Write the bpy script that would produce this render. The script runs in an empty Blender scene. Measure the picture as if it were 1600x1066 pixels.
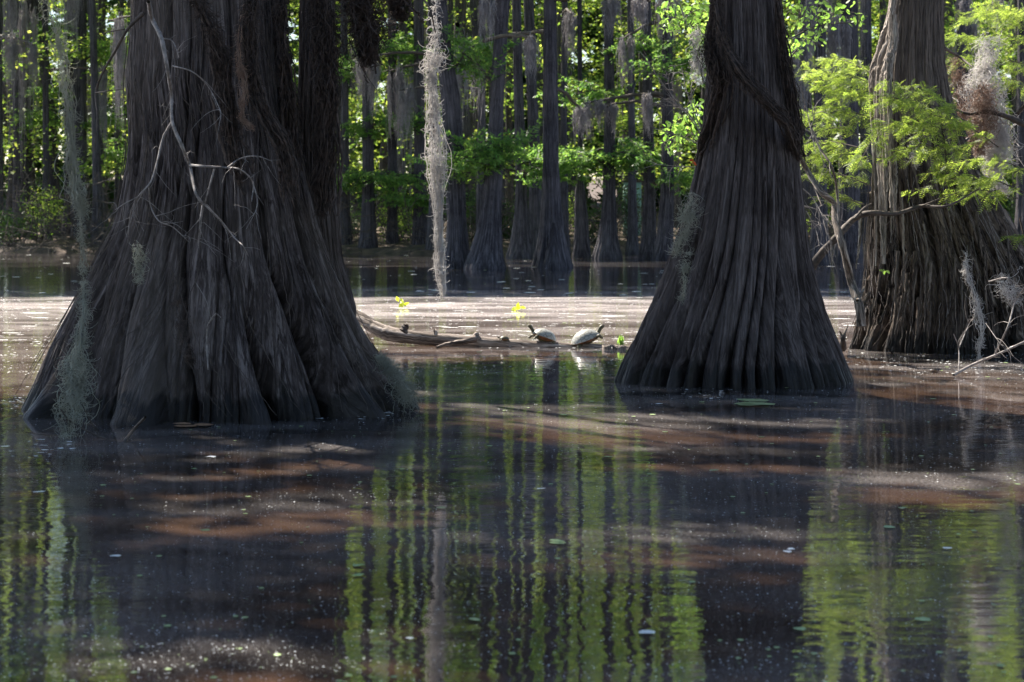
import bpy, math
import numpy as np
from math import radians as R
from mathutils import Vector
S = bpy.context.scene
C = S.collection
rng = np.random.default_rng(7)

# ------------------------------------------------------------------ camera
FPX, HZ, CH = 3200.0, 320.0, 1.25          # focal length in photo pixels, horizon row, eye height
cam = bpy.data.objects.new('camera', bpy.data.cameras.new('camera')); C.objects.link(cam)
cam.location = (0, 0, CH); cam.rotation_euler = (R(90), 0, 0)
cam.data.sensor_width = 36; cam.data.lens = 72.0
cam.data.shift_y = -(533 - HZ) / 1600.0
cam.data.clip_end = 1000
cam.data.dof.use_dof = True; cam.data.dof.focus_distance = 14.0; cam.data.dof.aperture_fstop = 5.6
S.camera = cam

# ------------------------------------------------------------------ sky, sun, exposure
SUN = Vector((-0.50, 0.62, 0.95)).normalized()   # towards the sun: high, behind the trees, a little left
elev = math.asin(SUN.z); azim = math.atan2(SUN.x, SUN.y)
W = bpy.data.worlds.new('World'); S.world = W; W.use_nodes = True
nt = W.node_tree; sky = nt.nodes.new('ShaderNodeTexSky'); sky.sky_type = 'NISHITA'
sky.sun_disc = False; sky.sun_elevation = elev; sky.sun_rotation = azim; sky.dust_density = 0.6; sky.ozone_density = 1.6
bg = nt.nodes['Background']; bg.inputs['Strength'].default_value = 0.068
nt.links.new(sky.outputs[0], bg.inputs['Color'])
sl = bpy.data.lights.new('sun', 'SUN'); sl.energy = 5.0; sl.angle = R(0.53); sl.color = (1.0, 0.93, 0.82)
so = bpy.data.objects.new('sun', sl); C.objects.link(so)
so.rotation_euler = SUN.to_track_quat('Z', 'Y').to_euler()
S.view_settings.view_transform = 'Standard'; S.view_settings.look = 'None'
S.view_settings.exposure = 1.75; S.view_settings.gamma = 1.0
S.cycles.max_bounces = 8; S.cycles.transparent_max_bounces = 12
S.cycles.use_adaptive_sampling = True
S.cycles.sample_clamp_indirect = 6
SV = np.array(SUN)

def at(px, py, Y):                         # photo pixel at distance Y -> point in the world
    return np.array([(px - 800) / FPX * Y, Y, CH - (py - HZ) / FPX * Y])

# ------------------------------------------------------------------ materials
def newmat(name):
    m = bpy.data.materials.new(name); m.use_nodes = True; return m, m.node_tree, m.node_tree.nodes['Principled BSDF']
def nd(t, kind, **kw):
    n = t.nodes.new(kind)
    for k, v in kw.items():
        if k in n.inputs: n.inputs[k].default_value = v
        else: setattr(n, k, v)
    return n
def ramp(t, fac, stops):
    r = t.nodes.new('ShaderNodeValToRGB'); e = r.color_ramp.elements
    while len(e) < len(stops): e.new(0.5)
    for i, (p, c) in enumerate(stops): e[i].position = p; e[i].color = (*c, 1) if len(c) == 3 else c
    t.links.new(fac, r.inputs[0]); return r
def mathn(t, op, a, b=None):
    n = t.nodes.new('ShaderNodeMath'); n.operation = op
    for i, v in enumerate((a, b)):
        if v is None: continue
        if isinstance(v, (int, float)): n.inputs[i].default_value = v
        else: t.links.new(v, n.inputs[i])
    return n.outputs[0]

def bark(name, dark, mid, light, patch=None, fs=1.0, bump=1.0, wet=True, bare=None):
    m, t, b = newmat(name)
    at_ = nd(t, 'ShaderNodeAttribute', attribute_name='bk')
    mp = nd(t, 'ShaderNodeMapping'); mp.inputs['Scale'].default_value = (34 * fs, 2.2 * fs, 1)
    t.links.new(at_.outputs['Vector'], mp.inputs['Vector'])
    n1 = nd(t, 'ShaderNodeTexNoise', Scale=1.0, Detail=7.0, Roughness=0.68, Distortion=0.5)
    t.links.new(mp.outputs[0], n1.inputs['Vector'])
    mp2 = nd(t, 'ShaderNodeMapping'); mp2.inputs['Scale'].default_value = (95 * fs, 9 * fs, 1)
    t.links.new(at_.outputs['Vector'], mp2.inputs['Vector'])
    n2 = nd(t, 'ShaderNodeTexNoise', Scale=1.0, Detail=4.0, Roughness=0.6, Distortion=1.0)
    t.links.new(mp2.outputs[0], n2.inputs['Vector'])
    mp0 = nd(t, 'ShaderNodeMapping'); mp0.inputs['Scale'].default_value = (9 * fs, 1.1 * fs, 1)
    t.links.new(at_.outputs['Vector'], mp0.inputs['Vector'])
    n0 = nd(t, 'ShaderNodeTexNoise', Scale=1.0, Detail=5.0, Roughness=0.6, Distortion=1.4); t.links.new(mp0.outputs[0], n0.inputs['Vector'])
    mpc = nd(t, 'ShaderNodeMapping'); mpc.inputs['Scale'].default_value = (16 * fs, 1.3 * fs, 1); mpc.inputs['Location'].default_value = (7, 3, 5)
    t.links.new(at_.outputs['Vector'], mpc.inputs['Vector'])
    nc = nd(t, 'ShaderNodeTexNoise', Scale=1.0, Detail=6.0, Roughness=0.6, Distortion=0.8); t.links.new(mpc.outputs[0], nc.inputs['Vector'])
    ck = nd(t, 'ShaderNodeMapRange'); t.links.new(mathn(t, 'ABSOLUTE', mathn(t, 'SUBTRACT', nc.outputs[0], 0.5)), ck.inputs['Value'])
    ck.inputs['From Min'].default_value = 0.0; ck.inputs['From Max'].default_value = 0.035; ck.inputs['To Min'].default_value = -0.10; ck.inputs['To Max'].default_value = 0.0
    mix0 = mathn(t, 'ADD', mathn(t, 'ADD', mathn(t, 'MULTIPLY', n1.outputs[0], 0.42), mathn(t, 'MULTIPLY', n2.outputs[0], 0.30)), mathn(t, 'MULTIPLY', n0.outputs[0], 0.28))
    mixf = mathn(t, 'ADD', mix0, ck.outputs[0])
    cr = ramp(t, mixf, [(0.41, dark), (0.5, mid), (0.585, light)])
    tc = nd(t, 'ShaderNodeTexCoord')
    n3 = nd(t, 'ShaderNodeTexNoise', Scale=1.7, Detail=3.0); t.links.new(tc.outputs['Object'], n3.inputs['Vector'])
    pr = ramp(t, n3.outputs[0], [(0.42, (0, 0, 0)), (0.62, (1, 1, 1))])
    mx = nd(t, 'ShaderNodeMix', data_type='RGBA', blend_type='MIX')
    mx.inputs['B'].default_value = (*(patch or light), 1)
    t.links.new(mathn(t, 'MULTIPLY', pr.outputs[0], 0.45 if patch else 0.25), mx.inputs['Factor'])
    t.links.new(cr.outputs[0], mx.inputs['A'])
    col = mx.outputs['Result']
    if bare:                                # the upper trunk has lost its bark: smooth grey wood
        sz = nd(t, 'ShaderNodeSeparateXYZ'); t.links.new(at_.outputs['Vector'], sz.inputs[0])
        bw = nd(t, 'ShaderNodeMapRange'); t.links.new(sz.outputs['Z'], bw.inputs['Value'])
        bw.inputs['From Min'].default_value = 0.05; bw.inputs['From Max'].default_value = 0.45; bw.inputs['To Min'].default_value = 0.75; bw.inputs['To Max'].default_value = 0.0
        m3 = nd(t, 'ShaderNodeMix', data_type='RGBA'); m3.inputs['B'].default_value = (*bare, 1)
        t.links.new(bw.outputs[0], m3.inputs['Factor']); t.links.new(col, m3.inputs['A'])
        ml = nd(t, 'ShaderNodeMix', data_type='RGBA', blend_type='MULTIPLY'); ml.inputs['Factor'].default_value = 1
        t.links.new(m3.outputs['Result'], ml.inputs['A']); cc = ramp(t, mixf, [(0.36, (0.25, 0.22, 0.2)), (0.5, (1, 1, 1))]); t.links.new(cc.outputs[0], ml.inputs['B'])
        col = ml.outputs['Result']
    if wet:                                 # water-stained foot of the trunk
        geo = nd(t, 'ShaderNodeNewGeometry'); sx = nd(t, 'ShaderNodeSeparateXYZ'); t.links.new(geo.outputs['Position'], sx.inputs[0])
        h = mathn(t, 'SUBTRACT', sx.outputs['Z'], mathn(t, 'SUBTRACT', mathn(t, 'MULTIPLY', n0.outputs[0], 0.45), 0.09))
        wr = nd(t, 'ShaderNodeMapRange'); t.links.new(h, wr.inputs['Value'])
        wr.inputs['From Min'].default_value = -0.015; wr.inputs['From Max'].default_value = 0.03
        wr.inputs['To Min'].default_value = 0.22; wr.inputs['To Max'].default_value = 1
        m2 = nd(t, 'ShaderNodeMix', data_type='RGBA', blend_type='MULTIPLY'); m2.inputs['Factor'].default_value = 1
        t.links.new(col, m2.inputs['A']); t.links.new(wr.outputs[0], m2.inputs['B']); col = m2.outputs['Result']
        rr = nd(t, 'ShaderNodeMapRange'); t.links.new(wr.outputs[0], rr.inputs['Value'])
        rr.inputs['To Min'].default_value = 0.35; rr.inputs['To Max'].default_value = 0.85
        t.links.new(rr.outputs[0], b.inputs['Roughness'])
    else: b.inputs['Roughness'].default_value = 0.85
    t.links.new(col, b.inputs['Base Color'])
    bp = nd(t, 'ShaderNodeBump', Strength=1.0 * bump, Distance=0.035)
    t.links.new(mixf, bp.inputs['Height']); t.links.new(bp.outputs[0], b.inputs['Normal'])
    b.inputs['Specular IOR Level'].default_value = 0.25
    return m

def leafmat(name, cols, tr, trc, rough=0.5):
    m, t, b = newmat(name)
    g = nd(t, 'ShaderNodeNewGeometry')
    n = nd(t, 'ShaderNodeTexNoise', Scale=0.9, Detail=2.0); t.links.new(g.outputs['Position'], n.inputs['Vector'])
    f = mathn(t, 'ADD', mathn(t, 'MULTIPLY', g.outputs['Random Per Island'], 0.55), mathn(t, 'MULTIPLY', n.outputs[0], 0.5))
    cr = ramp(t, f, [(0.2, cols[0]), (0.5, cols[1]), (0.85, cols[2])])
    t.links.new(cr.outputs[0], b.inputs['Base Color']); b.inputs['Roughness'].default_value = rough
    tl = nd(t, 'ShaderNodeBsdfTranslucent')
    mx = nd(t, 'ShaderNodeMix', data_type='RGBA', blend_type='MULTIPLY'); mx.inputs['Factor'].default_value = 1
    mx.inputs['B'].default_value = (*trc, 1); t.links.new(cr.outputs[0], mx.inputs['A'])
    t.links.new(mx.outputs['Result'], tl.inputs['Color'])
    ms = nd(t, 'ShaderNodeMixShader'); ms.inputs[0].default_value = tr
    t.links.new(b.outputs[0], ms.inputs[1]); t.links.new(tl.outputs[0], ms.inputs[2])
    t.links.new(ms.outputs[0], t.nodes['Material Output'].inputs[0])
    return m
def plain(name, a, c, rough=0.8, scale=30.0, bump=0.2, tr=0.0):
    m, t, b = newmat(name)
    tc = nd(t, 'ShaderNodeTexCoord'); n = nd(t, 'ShaderNodeTexNoise', Scale=scale, Detail=4.0)
    t.links.new(tc.outputs['Object'], n.inputs['Vector'])
    cr = ramp(t, n.outputs[0], [(0.35, a), (0.65, c)]); t.links.new(cr.outputs[0], b.inputs['Base Color'])
    bp = nd(t, 'ShaderNodeBump', Strength=bump, Distance=0.01); t.links.new(n.outputs[0], bp.inputs['Height'])
    t.links.new(bp.outputs[0], b.inputs['Normal']); b.inputs['Roughness'].default_value = rough
    if tr:
        tl = nd(t, 'ShaderNodeBsdfTranslucent'); t.links.new(cr.outputs[0], tl.inputs['Color'])
        ms = nd(t, 'ShaderNodeMixShader'); ms.inputs[0].default_value = tr
        t.links.new(b.outputs[0], ms.inputs[1]); t.links.new(tl.outputs[0], ms.inputs[2])
        t.links.new(ms.outputs[0], t.nodes['Material Output'].inputs[0])
    return m

M = {}
M['bark_a'] = bark('bark_grey_brown', (0.020, 0.014, 0.012), (0.070, 0.055, 0.053), (0.20, 0.168, 0.16), patch=(0.14, 0.115, 0.10), bump=0.75)
M['bark_b'] = bark('bark_plum_grey', (0.024, 0.017, 0.015), (0.072, 0.057, 0.055), (0.160, 0.134, 0.130), bump=0.6)
M['bark_c'] = bark('bark_weathered', (0.012, 0.009, 0.008), (0.085, 0.062, 0.049), (0.34, 0.27, 0.22), patch=(0.22, 0.17, 0.14), fs=1.0, bump=1.3, bare=(0.20, 0.165, 0.145))
M['bark_f'] = bark('bark_far', (0.018, 0.016, 0.020), (0.066, 0.058, 0.066), (0.16, 0.145, 0.16), fs=0.7, wet=False)
M['pale_wood'] = bark('pale_dead_wood', (0.05, 0.038, 0.03), (0.26, 0.21, 0.175), (0.56, 0.49, 0.43), wet=False)
M['log'] = bark('sunbleached_log', (0.05, 0.037, 0.03), (0.22, 0.175, 0.145), (0.50, 0.43, 0.38), wet=False, fs=0.6)
M['twig'] = plain('dead_twig', (0.13, 0.11, 0.10), (0.30, 0.265, 0.25))
M['darktwig'] = plain('dark_twig', (0.04, 0.03, 0.025), (0.10, 0.075, 0.06))
M['vine'] = plain('vine_fibres', (0.025, 0.017, 0.014), (0.09, 0.06, 0.048), tr=0.1)
M['redmoss'] = plain('rusty_moss', (0.24, 0.14, 0.10), (0.42, 0.30, 0.23), tr=0.35)
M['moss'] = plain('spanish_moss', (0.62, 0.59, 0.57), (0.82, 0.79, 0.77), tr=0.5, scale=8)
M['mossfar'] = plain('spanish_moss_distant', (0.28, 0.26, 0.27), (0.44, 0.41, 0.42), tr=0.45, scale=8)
M['mossgreen'] = plain('spanish_moss_greenish', (0.34, 0.34, 0.28), (0.52, 0.52, 0.43), tr=0.35, scale=8)
M['leaf_near'] = leafmat('cypress_needles', [(0.07, 0.12, 0.025), (0.13, 0.20, 0.04), (0.22, 0.29, 0.07)], 0.6, (2.8, 2.5, 1.8))
M['leaf_mid'] = leafmat('cypress_needles_distant', [(0.045, 0.11, 0.04), (0.085, 0.18, 0.05), (0.17, 0.27, 0.07)], 0.55, (2.6, 2.4, 1.5))
M['leaf_far'] = leafmat('forest_leaves', [(0.04, 0.09, 0.025), (0.11, 0.19, 0.045), (0.27, 0.33, 0.10)], 0.6, (2.8, 2.5, 1.4))
M['leaf_dark'] = leafmat('shaded_leaves', [(0.02, 0.05, 0.012), (0.04, 0.085, 0.02), (0.08, 0.13, 0.03)], 0.3, (1.8, 1.9, 1.1))  # darker leaf copy: forest shade put into the colour
M['leaf_broad'] = leafmat('broad_leaves', [(0.10, 0.20, 0.04), (0.16, 0.28, 0.06), (0.25, 0.36, 0.10)], 0.55, (2.0, 2.0, 1.4), 0.35)
M['leaf_canopy'] = leafmat('canopy_leaves', [(0.03, 0.08, 0.02), (0.05, 0.13, 0.03), (0.08, 0.17, 0.03)], 0.25, (1.5, 1.7, 1.0))

# ------------------------------------------------------------------ mesh helpers
class MB:
    def __init__(s): s.v = []; s.f = []; s.n = 0; s.a = []
    def add(s, v, f, a=None):
        v = np.asarray(v, dtype=np.float32).reshape(-1, 3); f = np.asarray(f, dtype=np.int32)
        s.v.append(v); s.f.append(f + s.n); s.n += len(v)
        s.a.append(np.asarray(a, np.float32) if a is not None else v * 1.0)
    def build(s, name, mat, parent=None, smooth=False, origin=None):
        me = bpy.data.meshes.new(name)
        V = np.concatenate(s.v); 
        if origin is not None: V = V - np.asarray(origin, np.float32)
        fs = [f for f in s.f if len(f)]
        tot = np.concatenate([np.full(len(f), f.shape[1], np.int32) for f in fs])
        idx = np.concatenate([f.ravel() for f in fs])
        st = np.concatenate([[0], np.cumsum(tot)[:-1]]).astype(np.int32)
        me.vertices.add(len(V)); me.vertices.foreach_set('co', V.ravel().astype(np.float32))
        me.loops.add(len(idx)); me.loops.foreach_set('vertex_index', idx)
        me.polygons.add(len(tot)); me.polygons.foreach_set('loop_start', st)
        if smooth: me.polygons.foreach_set('use_smooth', np.ones(len(tot), bool))
        at_ = me.attributes.new('bk', 'FLOAT_VECTOR', 'POINT')
        at_.data.foreach_set('vector', np.concatenate(s.a).ravel().astype(np.float32))
        me.update(calc_edges=True); me.materials.append(mat)
        o = bpy.data.objects.new(name, me); C.objects.link(o)
        if origin is not None: o.location = tuple(float(q) for q in origin)
        if parent is not None:
            o.parent = parent
            if origin is None: o.location = tuple(-q for q in parent.location)
            else: o.location = tuple(float(a) - b for a, b in zip(origin, parent.location))
        return o
def tag(o, label=None, cat=None, group=None, kind=None):
    if label: o['label'] = label
    if cat: o['category'] = cat
    if group: o['group'] = group
    if kind: o['kind'] = kind
    return o
def empty(name, loc, label, cat, group=None):
    o = bpy.data.objects.new(name, None); C.objects.link(o); o.location = tuple(float(q) for q in loc)
    o.empty_display_size = 0.1
    return tag(o, label, cat, group)

def tubes(mb, P, rad, sides=3):            # P (N,K,3), rad (N,K)
    P = np.asarray(P, float); rad = np.asarray(rad, float)
    N, K, _ = P.shape
    T = np.gradient(P, axis=1); T /= (np.linalg.norm(T, axis=2, keepdims=True) + 1e-9)
    ref = rng.normal(size=(N, 1, 3)); ref /= np.linalg.norm(ref, axis=2, keepdims=True)
    m = np.abs((T * ref).sum(2)).max(1) > 0.97
    A = np.cross(T, ref); A /= (np.linalg.norm(A, axis=2, keepdims=True) + 1e-6)
    B = np.cross(T, A)
    an = np.arange(sides) * 2 * np.pi / sides
    V = P[:, :, None] + rad[:, :, None, None] * (A[:, :, None] * np.cos(an)[None, None, :, None] + B[:, :, None] * np.sin(an)[None, None, :, None])
    n, k, s_ = np.meshgrid(np.arange(N), np.arange(K - 1), np.arange(sides), indexing='ij')
    i0 = (n * K + k) * sides + s_; i1 = (n * K + k) * sides + (s_ + 1) % sides
    F = np.stack([i0, i1, i1 + sides, i0 + sides], -1).reshape(-1, 4)
    L = np.concatenate([np.zeros((N, 1)), np.cumsum(np.linalg.norm(np.diff(P, axis=1), axis=2), 1)], 1)
    a = np.zeros((N, K, sides, 3)); a[..., 0] = an[None, None] * rad[:, :, None]; a[..., 1] = L[:, :, None]; a[..., 2] = rng.random((N, 1, 1))
    a[..., 0] += rng.random((N, 1, 1)) * 10
    mb.add(V, F, a.reshape(-1, 3))
def catmull(pts, n):
    pts = np.asarray(pts, float); k = len(pts)
    P = np.vstack([2 * pts[0] - pts[1], pts, 2 * pts[-1] - pts[-2]])
    out = []
    for t in np.linspace(0, k - 1 - 1e-6, n):
        i = int(t); u = t - i; a, b, c, d = P[i:i + 4]
        out.append(0.5 * ((2 * b) + (-a + c) * u + (2 * a - 5 * b + 4 * c - d) * u * u + (-a + 3 * b - 3 * c + d) * u ** 3))
    return np.array(out)
def limb(mb, pts, r0, r1, sides=8, n=None, wob=0.0):
    n = n or max(8, 5 * len(pts)); P = catmull(pts, n)
    if wob: P[1:-1] += rng.normal(size=(n - 2, 3)) * wob
    rad = np.linspace(r0, r1, n) * (1 + 0.08 * rng.normal(size=n))
    tubes(mb, P[None], rad[None], sides); return P
def vnoise(x, y, seed, perx=None):         # value noise, x optionally periodic
    r_ = np.random.default_rng(seed); G = r_.random((256, 256))
    xi = np.floor(x).astype(int); yi = np.floor(y).astype(int); fx = x - xi; fy = y - yi
    fx = fx * fx * (3 - 2 * fx); fy = fy * fy * (3 - 2 * fy)
    p = perx or 256
    g = lambda a, b: G[(a % p) % 256, b % 256]
    return (g(xi, yi) * (1 - fx) + g(xi + 1, yi) * fx) * (1 - fy) + (g(xi, yi + 1) * (1 - fx) + g(xi + 1, yi + 1) * fx) * fy

def trunk_mesh(mb, rows, Y, nth, nz, seed, ridges=15, amp=0.16, topamp=0.03, ry=0.8, ztop=9.0, fib=0.006, rag=0.0, zlow=-0.35, lean=None, taper=0.55, roots=()):
    """rows: (photo row, left px, right px) of the silhouette; a fluted, buttressed trunk"""
    rows = sorted(rows, key=lambda r: -r[0])
    zz = np.array([CH - (r[0] - HZ) / FPX * Y for r in rows])
    xl = np.array([(r[1] - 800) / FPX * Y for r in rows]); xr = np.array([(r[2] - 800) / FPX * Y for r in rows])
    cx = (xl + xr) / 2; hw = (xr - xl) / 2
    # extend below the water and above the frame
    sl_ = (hw[0] - hw[1]) / (zz[0] - zz[1]); 
    zz = np.concatenate([[zlow], zz, [ztop]]); hw = np.concatenate([[hw[0] + min(0.25, abs(sl_) * abs(zz[0] - zlow + 0.0) * 0.3)], hw, [hw[-1] * taper]])
    topc = cx[-1] + ((cx[-1] - cx[-2]) / max(0.2, zz[-2] - zz[-3]) * (ztop - zz[-2]) * 0.2 if lean is None else lean)
    cx = np.concatenate([[cx[0]], cx, [topc]])
    vis = zz[-2]
    nv = int(nz * 0.86)
    z = np.concatenate([np.linspace(zlow, vis, nv), np.linspace(vis, ztop, nz - nv + 1)[1:]])
    def sm(a):
        v = np.interp(z, zz, a); k = max(3, nz // 40); w = np.hanning(k + 2)[1:-1]; w /= w.sum()
        vp = np.pad(v, (k, k), mode='edge'); return np.convolve(vp, w, 'same')[k:-k]
    hw = sm(hw); cx = sm(cx)
    r_ = np.random.default_rng(seed)
    th = np.arange(nth) / nth * 2 * np.pi
    TH, Z = np.meshgrid(th, z)             # nz x nth
    hwm = hw[:, None]; b0 = max(hw[int(nv * 0.02)], 1e-3); t0 = hw[nv - 1]
    fl = np.clip((hwm - t0) / (b0 - t0 + 1e-6), 0, 1)          # 1 at the foot, 0 at the neck
    A = topamp + (amp - topamp) * fl ** 0.8
    # ridge layout: irregular breakpoints
    def layer(n, s2, drift):
        q = np.random.default_rng(s2)
        w = q.uniform(0.45, 1.9, n); br = np.concatenate([[0], np.cumsum(w)]); br = br / br[-1] * 2 * np.pi
        t = (TH + drift * (vnoise(TH / (2 * np.pi) * 6, Z * 0.9, s2 + 1, 6) - 0.5)) % (2 * np.pi)
        i = np.clip(np.searchsorted(br, t.ravel(), side='right').reshape(t.shape) - 1, 0, n - 1)
        u = (t - br[i]) / (br[i + 1] - br[i])
        off = q.uniform(0.0, 0.7, n)[i]; prof = (1 - np.abs(2 * u - 1) ** 3.0) ** 0.62
        h0 = q.uniform(0.35, 1.6, n)[i]   # ridge dies out above
        return prof, off, np.clip(fl * h0 * 1.4, 0, 1), u
    p1, o1, k1, u1 = layer(ridges, seed + 11, 0.42)
    p2, o2, k2, u2 = layer(int(ridges * 2.2), seed + 23, 0.22)
    p3, o3, k3, u3 = layer(int(ridges * 5), seed + 31, 0.16)
    rr = 1 - A * (1 - p1) * (0.70 + o1 * 0.9) - A * 0.7 * o1 * p1 * k1 - (0.16 * A + 0.006) * (1 - p2) * (0.3 + o2) - (0.06 * A + 0.009) * (1 - p3) * (0.2 + o3)
    X = TH / (2 * np.pi)
    big = vnoise(X * 5, Z * 1.3, seed + 5, 5) - 0.5
    rr += 0.10 * big * (0.3 + fl)
    for ta, tw, tam in roots:              # big buttress roots that swell towards the foot
        dth = (TH - ta + 0.12 * (1 - fl) + np.pi) % (2 * np.pi) - np.pi
        g = np.exp(-(np.abs(dth) / (tw * (0.5 + 0.7 * fl))) ** 4); rr = np.maximum(rr * (1 - 0.10 * fl * np.exp(-(dth / tw / 1.9) ** 2) * (1 - g)), g * (0.84 + tam * fl ** 1.5))
    rad_m = hwm
    fn = 0
    for (fx_, fz, w) in ((60, 3.0, 1.0), (130, 7.0, 0.7), (260, 16.0, 0.4)):
        if nth > fx_ * 1.5: fn = fn + w * (vnoise(X * fx_, Z * fz + X * 3, seed + fx_, fx_) - 0.5)
    if rag:                                # torn, shredded wood: long plates with abrupt edges
        pl = vnoise(X * 26, Z * 1.1 + 5, seed + 77, 26); pl2 = vnoise(X * 60, Z * 2.0, seed + 78, 60)
        rg = rag * np.clip(fl * 2.2, 0.06, 1); rr += rg * (np.floor(pl * 4) / 4 - 0.5) + rg * 0.5 * (np.floor(pl2 * 3) / 3 - 0.5)
    RX = hwm * rr + fib * fn; RY = hwm * ry * rr + fib * fn
    px_ = cx[:, None] + RX * np.cos(TH); py_ = Y + RY * np.sin(TH)
    V = np.stack([px_, py_, Z], -1)
    i, j = np.meshgrid(np.arange(nz - 1), np.arange(nth), indexing='ij')
    a = i * nth + j; b = i * nth + (j + 1) % nth
    F = np.stack([a, b, b + nth, a + nth], -1).reshape(-1, 4)
    # bark coordinates: fibres follow the flutes, avoid a seam by a mirrored arc
    arc = np.abs(((TH + np.pi * 1.5) % (2 * np.pi)) - np.pi) * (0.25 + 0.55 * hw.mean()) * 1.0
    sgn = np.where(np.cos(TH) > 0, 1, 1)
    ln = np.concatenate([[0], np.cumsum(np.hypot(np.diff(z), np.diff(hw)))])[:, None] + 0 * TH
    mb.add(V.reshape(-1, 3), F, np.stack([arc * sgn, ln, fl + 0 * arc], -1).reshape(-1, 3))
    return z, cx, hw

# foliage: leaflets as small quads
def leafquads(mb, Cn, D, Nn, L, Wd):        # centre, long direction, normal, length, width
    Sd = np.cross(D, Nn); Sd /= (np.linalg.norm(Sd, axis=1, keepdims=True) + 1e-9)
    L = np.broadcast_to(L, len(Cn))[:, None]; Wd = np.broadcast_to(Wd, len(Cn))[:, None]
    V = np.stack([Cn, Cn + D * L * 0.5 + Sd * Wd * 0.5, Cn + D * L, Cn + D * L * 0.5 - Sd * Wd * 0.5], 1)
    n = len(Cn); mb.add(V.reshape(-1, 3), np.arange(n * 4).reshape(n, 4))
def unit(v): return v / (np.linalg.norm(v, axis=-1, keepdims=True) + 1e-9)

def spray(lm, tm, a, b, width, ntw, nbl, blen, detail=0, droop=0.25, thick=0.012, up=0.1):
    """cypress limb from a to b: side twigs in a flat fan, each with two rows of feathery branchlets"""
    a = np.asarray(a, float); b = np.asarray(b, float); Ln = np.linalg.norm(b - a); d = (b - a) / Ln
    mid = (a + b) / 2 + np.array([0, 0, up * Ln]); P = catmull([a, mid, b], 24)
    if tm is not None: tubes(tm, P[None], np.linspace(thick, thick * 0.2, 24)[None], 6)
    side = unit(np.cross(d, [0, 0, 1.0]))
    for k in range(ntw):
        u = 0.12 + 0.88 * (k + rng.random()) / ntw; p = P[min(23, int(u * 23))]
        s = 1 if k % 2 else -1
        tl = width * (0.35 + 0.65 * math.sin(math.pi * min(1, 0.15 + u * 0.8))) * rng.uniform(0.6, 1.2)
        dr = unit(d * rng.uniform(0.3, 1.0) + side * s * rng.uniform(0.5, 1.1) + np.array([0, 0, rng.uniform(-0.35, 0.3)]))
        tt = np.linspace(0, 1, 7)[:, None]
        tp = p + dr * tl * tt + np.array([0, 0, -droop * tl]) * tt ** 2 + rng.normal(size=(7, 3)) * 0.01 * tl
        if tm is not None: tubes(tm, tp[None], np.linspace(thick * 0.3, thick * 0.08, 7)[None], 3)
        n = max(4, int(nbl * tl / width)); q = rng.random(n) ** 0.8
        bp = p + dr * tl * q[:, None] + np.array([0, 0, -droop * tl]) * (q ** 2)[:, None]
        nrm = unit(np.array([0, 0, 1.0]) + rng.normal(size=(n, 3)) * 0.45)
        sg = np.where(rng.random(n) > 0.5, 1, -1)[:, None]
        sd = unit(np.cross(dr, nrm))
        bd = unit(dr * rng.uniform(0.3, 1.1, (n, 1)) + sd * sg * rng.uniform(0.3, 1, (n, 1)) + np.array([0, 0, -0.25]) + rng.normal(size=(n, 3)) * 0.25)
        bl = blen * rng.uniform(0.6, 1.25, n)
        if detail == 0: leafquads(lm, bp, bd, nrm, bl, bl * 0.34)
        else:
            m = detail; w = unit(np.cross(bd, nrm))
            for j in range(m):
                f = (j + 0.5) / m; c = bp + bd * (bl * f)[:, None] - np.array([0, 0, 1.0]) * (0.22 * bl * f * f)[:, None]
                ll = bl * 0.26 * (0.35 + math.sin(math.pi * (0.15 + 0.8 * f)))
                for s2 in (1, -1):
                    leafquads(lm, c, unit(w * s2 + bd * 0.45), nrm, ll, bl / m * 0.5)

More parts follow.
